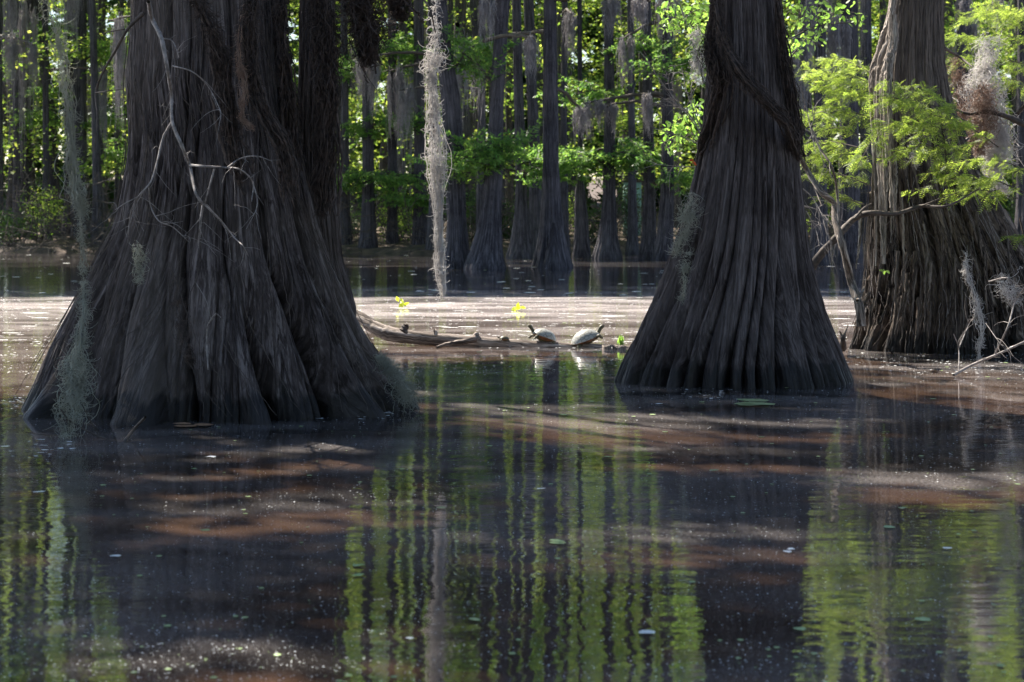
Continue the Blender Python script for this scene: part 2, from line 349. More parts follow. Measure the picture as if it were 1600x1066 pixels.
def moss(mb, line, rads, n, slen, curl=1.2, sr=0.0016, core=40, down=0.6, K=7, dens=1.0):
    """hanging moss round a centre line: curly strands that stick out and sag"""
    line = np.asarray(line, float); P = catmull(line, 40) if len(line) > 2 else np.linspace(line[0], line[-1], 40)
    rd = np.interp(np.linspace(0, 1, 40), np.linspace(0, 1, len(rads)), rads)
    q_ = np.interp(np.arange(40), np.arange(0, 42, 3), rng.random(14)); rd = rd * (0.5 + 0.85 * q_); P = P + np.cumsum(rng.normal(size=(40, 3)) * [1, 1, 0], 0) * max(rads) * 0.06
    n = int(n * dens); cl = rng.random(max(6, n // 60)); t = np.clip(np.where(rng.random(n) < 0.6, cl[rng.integers(0, len(cl), n)] + rng.normal(size=n) * 0.02, rng.random(n)), 0, 0.999); i = (t * 39.99).astype(int)
    o = rng.normal(size=(n, 3)); o[:, 2] *= 0.4; o = unit(o) * (rng.random(n) ** 0.6 * rd[i] * 0.8)[:, None]
    p = P[i] + o + rng.normal(size=(n, 3)) * 0.004
    d = unit(unit(o) * 0.8 + rng.normal(size=(n, 3)) * 0.6 + np.array([0, 0, -down]))
    ax = unit(rng.normal(size=(n, 3)))
    path = [p]; sl2 = slen * rng.uniform(0.4, 1.3, n) * (0.5 + 0.5 * rd[i] / max(rads))
    for k in range(K - 1):
        d = unit(d + np.cross(ax, d) * curl * 0.45 + rng.normal(size=(n, 3)) * 0.18 + np.array([0, 0, -0.1 * down]))
        path.append(path[-1] + d * (sl2 / (K - 1))[:, None])
    path = np.stack(path, 1)
    rad = np.broadcast_to(np.linspace(1, 0.35, K) * sr, (n, K))
    tubes(mb, path, rad, 3)
    if core:
        kk = 26; cs = []
        for _ in range(core):
            a0 = rng.random() * 0.6; a1 = min(1, a0 + rng.uniform(0.25, 0.9)); ii = np.linspace(a0 * 39, a1 * 39, kk)
            base = np.stack([np.interp(ii, np.arange(40), P[:, c]) for c in range(3)], 1); rr = np.interp(ii, np.arange(40), rd)
            off = unit(rng.normal(size=3)) * rng.random() * 0.8
            w = np.cumsum(rng.normal(size=(kk, 3)) * 0.16, 0)
            cs.append(base + (off + w) * rr[:, None])
        tubes(mb, np.array(cs), np.full((core, kk), sr * 1.1), 3)

# ------------------------------------------------------------------ the setting: water, bed, bank
def water_material():
    m, t, b = newmat('swamp_water'); t.nodes.remove(b)
    tc = nd(t, 'ShaderNodeNewGeometry')
    mp = nd(t, 'ShaderNodeMapping'); mp.inputs['Scale'].default_value = (1.0, 2.4, 1)
    t.links.new(tc.outputs['Position'], mp.inputs['Vector'])
    n1 = nd(t, 'ShaderNodeTexNoise', Scale=3.0, Detail=3.0, Roughness=0.5); t.links.new(mp.outputs[0], n1.inputs['Vector'])
    n2 = nd(t, 'ShaderNodeTexNoise', Scale=0.5, Detail=1.0); t.links.new(mp.outputs[0], n2.inputs['Vector'])
    h = mathn(t, 'ADD', n1.outputs[0], mathn(t, 'MULTIPLY', n2.outputs[0], 2.0))
    bp = nd(t, 'ShaderNodeBump', Strength=1.0, Distance=0.0023); t.links.new(h, bp.inputs['Height'])
    gl = nd(t, 'ShaderNodeBsdfGlossy', Roughness=0.012); gl.inputs['Color'].default_value = (0.95, 0.95, 0.97, 1); t.links.new(bp.outputs[0], gl.inputs['Normal'])
    tr = nd(t, 'ShaderNodeBsdfTransparent'); tr.inputs['Color'].default_value = (0.80, 0.70, 0.62, 1)
    fr = nd(t, 'ShaderNodeFresnel', IOR=1.52)
    mx = nd(t, 'ShaderNodeMixShader'); t.links.new(fr.outputs[0], mx.inputs[0]); t.links.new(tr.outputs[0], mx.inputs[1]); t.links.new(gl.outputs[0], mx.inputs[2])
    # pollen film: fine dust floating on the surface, thicker in drifts
    df = nd(t, 'ShaderNodeBsdfDiffuse'); df.inputs['Color'].default_value = (0.60, 0.535, 0.515, 1)
    f1 = nd(t, 'ShaderNodeTexNoise', Scale=70.0, Detail=3.0, Roughness=0.7); t.links.new(tc.outputs['Position'], f1.inputs['Vector'])
    mp2 = nd(t, 'ShaderNodeMapping'); mp2.inputs['Scale'].default_value = (0.5, 1.0, 1); t.links.new(tc.outputs['Position'], mp2.inputs['Vector'])
    f2 = nd(t, 'ShaderNodeTexNoise', Scale=0.9, Detail=4.0, Distortion=1.2); t.links.new(mp2.outputs[0], f2.inputs['Vector'])
    r1 = ramp(t, f1.outputs[0], [(0.40, (0.12, 0.12, 0.12)), (0.62, (1, 1, 1))]); r2 = ramp(t, f2.outputs[0], [(0.40, (0.22, 0.22, 0.22)), (0.64, (1, 1, 1))])
    sx = nd(t, 'ShaderNodeSeparateXYZ'); t.links.new(tc.outputs['Position'], sx.inputs[0])
    far = nd(t, 'ShaderNodeMapRange'); t.links.new(sx.outputs['Y'], far.inputs['Value'])    # film thickened over the sunlit band to brighten it
    far.inputs['From Min'].default_value = 17.3; far.inputs['From Max'].default_value = 26.0; far.inputs['To Min'].default_value = 0.20; far.inputs['To Max'].default_value = 0.85
    far2 = nd(t, 'ShaderNodeMapRange'); t.links.new(sx.outputs['Y'], far2.inputs['Value'])
    far2.inputs['From Min'].default_value = 26; far2.inputs['From Max'].default_value = 32; far2.inputs['To Min'].default_value = 1.0; far2.inputs['To Max'].default_value = 0.06  # film thinned past the band so the shaded far reach stays dark
    far_dim = nd(t, 'ShaderNodeMapRange'); t.links.new(sx.outputs['Y'], far_dim.inputs['Value'])       # shade put into the tint: mutes the sunlit bed of the far reach
    far_dim.inputs['From Min'].default_value = 27; far_dim.inputs['From Max'].default_value = 34; far_dim.inputs['To Min'].default_value = 0; far_dim.inputs['To Max'].default_value = 1
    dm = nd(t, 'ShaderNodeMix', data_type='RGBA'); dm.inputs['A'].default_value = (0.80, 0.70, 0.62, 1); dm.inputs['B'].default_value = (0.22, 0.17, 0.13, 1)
    t.links.new(far_dim.outputs[0], dm.inputs['Factor']); t.links.new(dm.outputs['Result'], tr.inputs['Color'])
    fac = mathn(t, 'MULTIPLY', mathn(t, 'MULTIPLY', r1.outputs[0], r2.outputs[0]), mathn(t, 'MULTIPLY', far.outputs[0], far2.outputs[0]))
    m2 = nd(t, 'ShaderNodeMixShader'); t.links.new(fac, m2.inputs[0]); t.links.new(mx.outputs[0], m2.inputs[1]); t.links.new(df.outputs[0], m2.inputs[2])
    t.links.new(m2.outputs[0], t.nodes['Material Output'].inputs[0])
    return m
def sheet(name, x0, x1, y0, y1, z, mat):
    mb = MB(); mb.add([(x0, y0, z), (x1, y0, z), (x1, y1, z), (x0, y1, z)], [[0, 1, 2, 3]])
    return tag(mb.build(name, mat), kind='structure')
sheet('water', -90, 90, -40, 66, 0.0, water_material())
sheet('water_bed', -90, 90, -40, 66, -0.08, plain('murky_sediment', (0.085, 0.059, 0.042), (0.12, 0.083, 0.060), 1.0, 1.2, 0.0))
def shore(x):                               # distance of the far waterline
    return 53.5 + 1.2 * np.sin(x * 0.55) + 0.8 * np.sin(x * 1.3 + 1) + np.where(x < -7, 2.0, 0)
def bank():
    xs = np.linspace(-80, 80, 320); ys = np.concatenate([np.linspace(49, 75, 110), np.linspace(76, 300, 40)])
    X, Y = np.meshgrid(xs, ys); d = Y - shore(X)
    Z = np.where(d > 0, 0.03 + 0.30 * (1 - np.exp(-np.maximum(d, 0) / 3.5)) + 0.02 * np.maximum(d - 8, 0), d * 0.25)
    Z = Z + 0.16 * (vnoise(X * 1.1 + 90, Y * 1.1, 3) - 0.5) + 0.06 * (vnoise(X * 4 + 400, Y * 4, 4) - 0.5)
    mb = MB(); ny, nx = X.shape
    i, j = np.meshgrid(np.arange(ny - 1), np.arange(nx - 1), indexing='ij'); a = i * nx + j
    mb.add(np.stack([X, Y, Z], -1), np.stack([a, a + 1, a + nx + 1, a + nx], -1).reshape(-1, 4))
    tag(mb.build('ground', plain('leaf_litter', (0.03, 0.02, 0.014), (0.13, 0.085, 0.06), 0.95, 3.0, 0.5), smooth=True), kind='structure')
bank()

# ------------------------------------------------------------------ where the sun comes through
BANDS = [(520, 700, 210, 9, -0.085), (440, 735, 150, 4, -0.07), (450, 785, 190, 16, -0.07), (440, 1030, 220, 20, -0.05), (1130, 662, 170, 9, 0.0), (1120, 706, 150, 9, 0.02),
         (1040, 838, 230, 16, -0.03), (1180, 868, 80, 7, 0.0), (1500, 744, 170, 18, 0.03), (1400, 592, 110, 8, -0.10), (1560, 600, 90, 30, 0.05), (60, 560, 120, 60, 0.1), (300, 745, 90, 6, 0.0), (640, 615, 50, 5, 0), (960, 690, 60, 5, 0)]
def lit(P):                                 # P (n,2) on the water -> True where the sun gets through
    X, Y = P[:, 0], P[:, 1]; px = 800 + FPX * X / Y; py = HZ + FPX * CH / Y
    w = vnoise(X * 2.2 + 50, Y * 2.2, 9) - 0.5
    w2 = vnoise(X * 6 + 50, Y * 6, 19) - 0.5
    d = np.full(len(X), 9.0); d = np.where((py > 464) & (py < 549 + 6 * w), 0, d)
    d = np.where((Y > 15.3 + w) & (X > 2.5) & (w2 < 0.25), 0, d)
    for cx, cy, rx, ry, s in BANDS:
        k_ = 0.85 if cy > 640 else 1.0; dx = (px - cx) / rx / 0.9; dy = (py - cy - s * (px - cx)) / ry / k_
        d = np.minimum(d, np.sqrt(dx ** 2 + dy ** 2) + 0.6 * w + 0.4 * w2)
    d = np.where((d < 1.3) & (py > 640), np.maximum(d, 0.86), d)
    for X0, Y0, r in SPOTS: d = np.minimum(d, np.sqrt((X - X0) ** 2 + (Y - Y0) ** 2) / r * 0.9 + 0.4 * w)
    return np.random.default_rng(3).random(len(X)) > np.clip((d - 0.75) / 1.2, 0, 1) ** 1.3
SPOTS = []
def spot(p, r):                             # let the sun reach point p
    p = np.asarray(p); q = p - SV * (p[2] / SV[2]); SPOTS.append((q[0], q[1], r))
for (px, py, Y, r) in [(684, 150, 13.1, 0.3), (684, 300, 13.1, 0.26), (686, 420, 13.1, 0.2), (1310, 110, 17.5, 0.35), (1330, 170, 17.5, 0.35), (1400, 180, 16.6, 0.2),
                       (1540, 90, 19, 0.4), (1560, 180, 18.5, 0.3), (1540, 250, 18.0, 0.3), (1370, 250, 17.6, 0.18), (1365, 150, 17.6, 0.18), (1370, 350, 17.6, 0.15), (1060, 20, 15.4, 0.22), (1060, 80, 15.4, 0.2), (1080, 90, 15.4, 0.14), (1060, 215, 15.4, 0.2),
                       (1120, 20, 15.4, 0.15), (1290, 330, 16.2, 0.12), (1320, 430, 16.2, 0.12), (1345, 40, 16, 0.2), (1470, 270, 16.6, 0.22), (1525, 480, 16.6, 0.10), (1060, 150, 15.4, 0.2)]:
    spot(at(px, py, Y), r * 1.35)

# ------------------------------------------------------------------ foreground tree, left
TREES = []
tL = empty('bald_cypress', (at(330, 640, 12.5)[0], 12.5, 0), 'huge dark cypress at left with the widest fluted base and dead branches in front', 'tree')
rowsL = [(640, 14, 652), (620, 28, 640), (600, 40, 625), (550, 68, 597), (500, 98, 571), (450, 127, 546), (400, 152, 520), (350, 176, 500), (300, 188, 486), (250, 196, 474), (200, 199, 465), (130, 196, 452), (60, 203, 444), (0, 205, 438)]
mb = MB(); profL = trunk_mesh(mb, rowsL, 12.5, 1400, 720, 101, ridges=23, amp=0.33, ry=0.74, fib=0.015, ztop=11, topamp=0.07, roots=[(4.42, 0.17, 0.20), (5.05, 0.09, 0.17), (3.75, 0.12, 0.16), (5.75, 0.10, 0.16)])
mb.build('trunk', M['bark_a'], tL, True)
mb = MB(); trunk_mesh(mb, [(480, 470, 560), (400, 466, 536), (300, 462, 526), (200, 464, 522), (100, 468, 522), (0, 470, 524)], 12.95, 400, 300, 130, ridges=7, amp=0.15, topamp=0.10, ry=0.9, zlow=0.1, fib=0.012, ztop=3.0)
mb.build('stem', M['bark_a'], tL, True)
def clinging(tree, prof, Y, ry, n, mat, zr, sr=0.003, seed=1):
    z, cx, hw = prof; q = np.random.default_rng(seed); K = 16; t = np.linspace(0, 1, K); P = []
    for _ in range(n):
        z1 = q.uniform(*zr); z0 = max(0.05, z1 - q.uniform(0.15, 0.9)); th = q.uniform(math.pi * 1.03, math.pi * 1.97) + np.cumsum(q.normal(size=K)) * 0.008 + q.normal() * 0.15 * t
        zz = z1 + (z0 - z1) * t; r = np.interp(zz, z, hw) * (1.0 + 0.02 * q.random()); c = np.interp(zz, z, cx)
        P.append(np.stack([c + r * np.cos(th), Y + r * ry * np.sin(th), zz], 1))
    mb = MB(); tubes(mb, np.array(P), np.broadcast_to(np.linspace(1, 0.5, K) * sr, (n, K)), 4)
    return mb.build('clinging_rootlets', mat, tree)
clinging(tL, profL, 12.5, 0.74, 150, M['darktwig'], (0.4, 2.7), 0.0028, 5)
# ------------------------------------------------------------------ foreground tree, middle right
tM = empty('bald_cypress', (at(1150, 597, 14.5)[0], 14.5, 0), 'cypress right of the turtles with even flutes and a vine rope round its neck', 'tree')
rowsM = [(597, 953, 1340), (575, 962, 1331), (550, 975, 1321), (500, 999, 1303), (450, 1024, 1286), (400, 1046, 1271), (350, 1062, 1262), (300, 1076, 1255), (250, 1088, 1249), (200, 1097, 1243), (110, 1105, 1233), (50, 1108, 1227), (0, 1111, 1222)]
mb = MB(); trunk_mesh(mb, rowsM, 14.5, 1200, 640, 207, ridges=25, amp=0.33, ry=0.72, fib=0.009, ztop=12, topamp=0.035, roots=[(4.1, 0.07, 0.15), (5.3, 0.08, 0.15)])
mb.build('trunk', M['bark_b'], tM, True)
# ------------------------------------------------------------------ foreground tree, right, weathered
tR = empty('bald_cypress', (at(1450, 550, 17.8)[0], 17.8, 0), 'old weathered cypress at right with torn shredded wood and a pale bulging left side', 'tree')
rowsR = [(548, 1318, 1650), (520, 1328, 1640), (480, 1342, 1630), (420, 1350, 1612), (360, 1352, 1580), (300, 1357, 1546), (250, 1362, 1522), (200, 1370, 1503), (150, 1376, 1486), (100, 1384, 1477), (50, 1390, 1475), (0, 1396, 1474)]
mb = MB(); profR = trunk_mesh(mb, rowsR, 17.8, 1100, 520, 313, ridges=22, amp=0.28, ry=0.75, fib=0.014, rag=0.16, ztop=11, topamp=0.06)
mb.build('trunk', M['bark_c'], tR, True)
mb = MB()                                   # the pale bulge and dead wood strips on its left side
EDGE = [(-40, 1398), (30, 1389), (70, 1376), (105, 1364), (130, 1361), (180, 1362), (250, 1367), (330, 1369), (410, 1368)]
for k in range(15):
    a0 = rng.integers(0, 4) if k > 3 else 0; a1 = rng.integers(a0 + 3, 9); dx = k * 1.9 + rng.normal() * 1.5; dy = 17.42 - 0.0035 * dx * dx * 0.3 - rng.random() * 0.03
    pts = [at(x + dx * (0.35 if y < 60 else 1) + rng.normal() * 1.0, y + rng.normal() * 8, dy - (0.05 if 90 < y < 200 else 0)) for y, x in EDGE[a0:a1 + 1]]
    limb(mb, pts, rng.uniform(0.014, 0.030), rng.uniform(0.006, 0.02), 7, 50, 0.002)
for x0, y0, x1, y1, w in [(1372, 230, 1378, 400, 0.03), (1388, 260, 1392, 380, 0.016), (1398, 240, 1400, 330, 0.014), (1345, 330, 1338, 420, 0.02), (1408, 300, 1412, 450, 0.014), (1382, 180, 1386, 300, 0.02)]:
    limb(mb, [at(x0, y0, 17.38), at((x0 + x1) / 2 + 2, (y0 + y1) / 2, 17.3), at(x1, y1, 17.2)], w, w * 0.25, 7, 26, 0.003)
mb.build('dead_wood', M['pale_wood'], tR, True)
mb = MB()
for k in range(46):                         # torn splinters leaning on the skirt
    x = rng.uniform(1345, 1600); y = rng.uniform(330, 520); f = (x - 1475) / 140
    Yf = 17.8 - 0.72 * 0.75 * math.sqrt(max(0.05, 1 - min(1, abs(f)) ** 2)) - 0.05 - (y - 300) / 250 * 0.12
    l = rng.uniform(40, 130)
    limb(mb, [at(x, y, Yf + 0.1), at(x + f * 10, y + l * 0.5, Yf), at(x + f * 26, min(545, y + l), Yf - 0.05)], rng.uniform(0.008, 0.028), 0.003, 5, 16, 0.003)
mb.build('splinters', M['bark_c'], tR, True)

clinging(tR, profR, 17.8, 0.75, 130, M['darktwig'], (0.4, 1.6), 0.004, 6)
clinging(tR, profR, 17.8, 0.77, 50, M['twig'], (0.3, 1.5), 0.003, 8)
# limbs and crowns of the three trees, above the frame; leaves set along sun rays to shade the water, gaps cut for bands
def front_canopy():
    n = 72000
    P = np.stack([rng.uniform(-6.5, 6.5, n), rng.uniform(2.5, 17.9, n)], 1)
    w = vnoise(P[:, 0] * 1.1 + 20, P[:, 1] * 1.1, 41)
    P = P[~lit(P)]
    n = len(P); z = rng.uniform(10, 15, n)
    Q = np.stack([P[:, 0], P[:, 1], 0 * z], 1) + SV[None] * (z / SV[2])[:, None]
    D = unit(rng.normal(size=(n, 3)) * [1, 1, 0.4]); N_ = unit(SV[None] + rng.normal(size=(n, 3)) * 0.5)
    own = np.argmin(np.stack([np.abs(Q[:, 0] + 3.0 - x) for x in (-6.0, -2.2, 0.2)], 1), 1)
    for k, t in enumerate((tL, tM, tR)):
        s = own == k; mb = MB(); leafquads(mb, Q[s], D[s], N_[s], 0.195, 0.14); mb.build('crown', M['leaf_canopy'], t)
        mb = MB(); q = Q[s]
        for j in range(12):
            e = q[rng.integers(len(q))]; b = np.array([t.location.x, t.location.y, rng.uniform(7.5, 10.5)])
            limb(mb, [b, (b + e) / 2 + [0, 0, 0.3], e], 0.05, 0.012, 6, 14, 0.02)
        mb.build('limb', M['bark_b'], t, True)
front_canopy()
def sky_block_tree(x, y, label, n, sx, sy, z0, z1, seed):      # unseen cypress added behind the viewer to block the open sky on that side
    t = empty('bald_cypress', (x, y, 0), label, 'tree'); q = np.random.default_rng(seed); mb = MB()
    rows = []; w = 1.0
    Pz = np.linspace(-0.3, 11, 30); limb(mb, [[x, y, -0.3], [x, y, 1.2], [x + .1, y, 3], [x, y, 7], [x, y, 11]], 0.7, 0.2, 24, 30); mb.build('trunk', M['bark_b'], t, True)
    cl = q.normal(size=(90, 3)) * [sx * .5, sy * .5, (z1 - z0) * .3] + [x, y, (z0 + z1) / 2]; j = q.integers(0, 90, n)
    Q = cl[j] + q.normal(size=(n, 3)) * [.7, .7, .4]; Q[:, 2] = np.maximum(Q[:, 2], 0.6)
    Q = Q[((Q[:, 1] < -2.5) | (Q[:, 0] > 5.0 + 0.3 * np.maximum(Q[:, 1], 0))) & (Q[:, 1] < 4)]; n = len(Q); cl = cl[(cl[:, 1] < -2.5) | (cl[:, 0] > 5.5)]
    mb = MB(); leafquads(mb, Q, unit(q.normal(size=(n, 3))), unit(q.normal(size=(n, 3))), 0.26, 0.18); mb.build('crown', M['leaf_dark'], t)
    mb = MB()
    for k in range(min(30, len(cl))): limb(mb, [[x, y, q.uniform(2, 9)], (cl[k] + [x, y, 6]) / 2, cl[k]], 0.06, 0.015, 6, 12)
    mb.build('limb', M['bark_b'], t)
sky_block_tree(7.5, -3.5, 'unseen cypress added behind and right of the viewer to block sky light', 26000, 7, 6, 1.0, 11, 91)
sky_block_tree(2.0, -9.0, 'unseen cypress added straight behind the viewer to block sky light', 26000, 7, 5, 1.0, 12, 92)

# ------------------------------------------------------------------ things hanging on or leaning at the front trees
def poly(name, mat, label, cat, strokes, Y, sides=6, group=None, jit=0.0, extra=0):
    """strokes: (points px, r0 px, r1 px); a branching twig traced at distance Y"""
    mb = MB()
    for st in strokes:
        pts, r0, r1 = st[:3]; Ys = st[3] if len(st) > 3 else Y
        q = [at(x, y, Ys + 0.12 * math.sin(i * 1.7 + x * 0.05)) for i, (x, y) in enumerate(pts)]
        path = limb(mb, q, r0 / FPX * Ys, r1 / FPX * Ys, sides, max(10, 6 * len(pts)), jit)
        for k in range(int(extra * len(pts) / 4)):
            i = rng.integers(len(path) // 4, len(path) - 1); p = path[i]; d = unit(path[i + 1] - path[i] + rng.normal(size=3) * [.7, .3, .7] * np.linalg.norm(path[i + 1] - path[i])); L = rng.uniform(12, 55) / FPX * Ys
            tt = np.linspace(0, 1, 10)[:, None]; side = rng.normal(size=3) * [.35, .15, .35]; c = p + d * L * tt + side * L * tt ** 2 + np.array([0, 0, -.25]) * L * tt ** 2 + np.cumsum(rng.normal(size=(10, 3)), 0) * L * 0.012
            tubes(mb, c[None], np.linspace(0.0022, 0.0008, 10)[None] * Ys / 12, 4)
    o0 = at(*strokes[0][0][0], Y)
    return tag(mb.build(name, mat, smooth=True, origin=o0), label, cat, group)
poly('dead_branch', M['twig'], 'pale leafless forked branch hanging in front of the left cypress trunk', 'branch', [
    ([(232, 2), (238, 30), (252, 60), (262, 110), (268, 150), (269, 190), (285, 230), (297, 260), (305, 300), (318, 320)], 3.8, 2.0),
    ([(268, 192), (255, 215), (245, 255), (235, 285), (218, 305), (205, 330), (200, 370)], 2.2, 0.8),
    ([(297, 258), (320, 260), (350, 262), (375, 265), (395, 285), (393, 315)], 2.2, 0.8),
    ([(355, 262), (375, 248), (400, 244), (425, 252)], 1.3, 0.6),
    ([(318, 318), (345, 345), (365, 370), (380, 385), (388, 400)], 1.7, 0.7),
    ([(316, 320), (312, 350), (310, 385)], 1.2, 0.5), ([(335, 264), (325, 300), (316, 335), (313, 370)], 1.6, 0.6),
    ([(233, 290), (235, 320), (248, 345), (270, 355), (295, 378)], 1.3, 0.6), ([(255, 60), (270, 65), (280, 90)], 1.2, 0.6),
    ([(270, 103), (300, 112), (325, 135), (343, 170), (345, 185)], 1.1, 0.6), ([(215, 308), (195, 318), (180, 328)], 1.0, 0.5), ([(212, 310), (208, 335), (213, 348)], 1.0, 0.5), ([(395, 283), (402, 320), (385, 358)], 0.8, 0.4)], 11.45, extra=6)
poly('dead_branch', M['darktwig'], 'thin dark twig drooping in the gap left of the big cypress', 'branch', [
    ([(225, 20), (200, 45), (180, 80), (160, 115), (150, 145), (152, 185), (148, 235)], 3.0, 1.0), ([(200, 45), (170, 50), (155, 55)], 1.2, 0.5), ([(150, 145), (170, 142), (192, 140)], 1.2, 0.6)], 11.7)
poly('dead_branch', M['twig'], 'short pale stick stuck to the fluted base of the left cypress', 'stick', [([(338, 490), (330, 500), (323, 520), (325, 578)], 1.8, 1.2), ([(338, 490), (345, 496)], 1.2, 0.8), ([(330, 500), (322, 470), (305, 440)], 0.8, 0.4)], 11.35)
poly('sunken_branch', M['darktwig'], 'dark forked stick poking out of the water below the left cypress', 'branch', [
    ([(176, 712), (192, 693), (210, 670), (227, 652)], 3.0, 2.4, 10.9), ([(192, 693), (150, 680), (110, 658), (95, 640)], 1.6, 1.0, 10.95), ([(130, 678), (80, 680), (40, 676)], 1.0, 0.6, 11.0), ([(155, 682), (140, 655), (128, 632)], 1.0, 0.8, 11.0), ([(104, 655), (110, 680), (113, 700)], 0.8, 0.5, 11.0)], 10.9)
poly('sunken_branch', M['twig'], 'pale thin branch rising out of the sunlit water at the right edge', 'branch', [
    ([(1490, 586), (1520, 570), (1560, 553), (1610, 530)], 2.4, 1.6, 15.0), ([(1554, 555), (1575, 510), (1585, 475), (1600, 450)], 1.5, 1.2, 15.0), ([(1498, 580), (1498, 545), (1490, 522)], 1.1, 0.8, 15.0), ([(1500, 540), (1515, 505), (1522, 498)], 0.9, 0.5, 15.0),
    ([(1540, 505), (1570, 545), (1610, 578)], 0.6, 0.4, 15.0), ([(1545, 440), (1575, 435), (1600, 455)], 1.2, 0.7, 15.0), ([(1575, 435), (1590, 455), (1612, 475)], 0.8, 0.5, 15.0)], 15.0, extra=5)
poly('fallen_branch', M['pale_wood'], 'pale crooked dead branch leaning between the two right cypresses', 'branch', [
    ([(1247, 240), (1262, 268), (1283, 300), (1303, 318), (1305, 345), (1318, 390), (1330, 440), (1343, 480), (1346, 510)], 3.5, 7.5), ([(1268, 200), (1280, 230), (1300, 262), (1308, 300), (1310, 350)], 1.4, 2.5),
    ([(1304, 348), (1310, 375), (1313, 392)], 1.5, 0.6), ([(1340, 470), (1348, 455), (1350, 448)], 3.0, 1.0), ([(1262, 268), (1275, 300), (1284, 322)], 1.2, 0.6)], 16.3, 8)
poly('fallen_branch', M['darktwig'], 'thick dark branch propped across the gap behind the pale crooked one', 'branch', [
    ([(1262, 425), (1285, 395), (1310, 368), (1335, 342), (1360, 333), (1400, 334), (1440, 322), (1480, 322), (1530, 295)], 7.5, 1.2), ([(1335, 342), (1350, 325), (1362, 318)], 2.0, 1.0), ([(1440, 322), (1470, 310), (1500, 300)], 1.2, 0.6)], 16.5, 8)
poly('tree_stub', M['darktwig'], 'small dark jagged splinter standing in water between the two right cypresses', 'stump', [([(1317, 545), (1318, 525), (1325, 508)], 6, 1.0), ([(1318, 530), (1312, 518)], 3, 1)], 17.0)
poly('bare_shrub', M['twig'], 'spray of bare pale twigs reaching out left of the middle cypress', 'twigs', [
    ([(1105, 235), (1085, 190), (1060, 160), (1035, 130), (1000, 80)], 1.4, 0.5), ([(1085, 195), (1065, 170), (1030, 150)], 1.0, 0.4), ([(1075, 180), (1050, 150), (1040, 110)], 0.9, 0.4), ([(1100, 230), (1070, 215), (1020, 200)], 1.0, 0.4), ([(1095, 200), (1075, 150), (1065, 105)], 0.9, 0.4),
    ([(1070, 170), (1050, 165), (1025, 168)], 0.7, 0.3), ([(1105, 262), (1060, 260), (1017, 256)], 0.9, 0.4), ([(1090, 180), (1080, 140), (1090, 100)], 0.8, 0.3), ([(1060, 160), (1050, 130), (1055, 100)], 0.6, 0.3), ([(1100, 130), (1080, 60), (1060, 0)], 1.2, 0.8)], 15.3, extra=8)
poly('bare_shrub', M['twig'], 'tangle of thin grey twigs right of the middle cypress', 'twigs', [
    ([(1248, 290), (1270, 310), (1290, 350), (1300, 390)], 1.0, 0.5), ([(1250, 130), (1262, 180), (1275, 240)], 0.8, 0.4), ([(1255, 200), (1275, 215), (1285, 250), (1300, 275)], 1.0, 0.4), ([(1250, 320), (1280, 330), (1300, 352)], 0.9, 0.4), ([(1260, 330), (1275, 360), (1280, 385)], 0.8, 0.4), ([(1266, 200), (1272, 180), (1250, 170)], 0.6, 0.3), ([(1300, 380), (1285, 350), (1262, 345)], 0.6, 0.3)], 15.8, extra=10)

# climbing vine: many dark fibres bundled along the neck of the middle tree
def vine(name, label, pts, Y, rpx, n, mat, sr=0.003, hang=0.05, cat='vine', ropes=9):
    mb = MB(); line = [at(x, y, Y if len(p_) == 2 else p_[2]) for p_ in pts for x, y in [p_[:2]]]
    rr = [r / FPX * Y for r in rpx]
    moss(mb, line, rr, n, hang, 0.7, sr, core=int(n / 14), down=0.9)
    for k in range(ropes):
        q = catmull(line, 40) + unit(rng.normal(size=3)) * max(rr) * rng.random() * 0.8 + np.cumsum(rng.normal(size=(40, 3)) * 0.006, 0)
        tubes(mb, q[None], np.full((1, 40), rng.uniform(0.003, 0.009)), 6)
    return tag(mb.build(name, mat, origin=line[0]), label, cat)
vine('climbing_vine', 'dark fibrous vine rope slung diagonally across the neck of the middle cypress', [(1118, -20, 14.22), (1122, 20, 14.18), (1135, 70, 14.12), (1165, 120, 14.05), (1200, 160, 14.06), (1230, 195, 14.15), (1243, 230, 14.35)], 14.1, [8, 9, 9, 8, 7, 7, 6], 2400, M['vine'], 0.0026)
vine('climbing_vine', 'dark shaggy vine hugging the left edge of the middle cypress', [(1120, -10, 14.3), (1113, 50, 14.3), (1116, 90, 14.25), (1128, 120, 14.2), (1118, 160, 14.25), (1105, 205, 14.35), (1094, 240, 14.4)], 14.3, [9, 9, 12, 12, 8, 5, 3], 2200, M['vine'], 0.0026)
vine('climbing_vine', 'dark vine hanging down the right edge of the middle cypress', [(1215, -10, 14.3), (1222, 60, 14.3), (1232, 130, 14.35), (1240, 190, 14.4), (1243, 245, 14.4)], 14.3, [5, 6, 8, 8, 3], 1800, M['vine'], 0.0026)
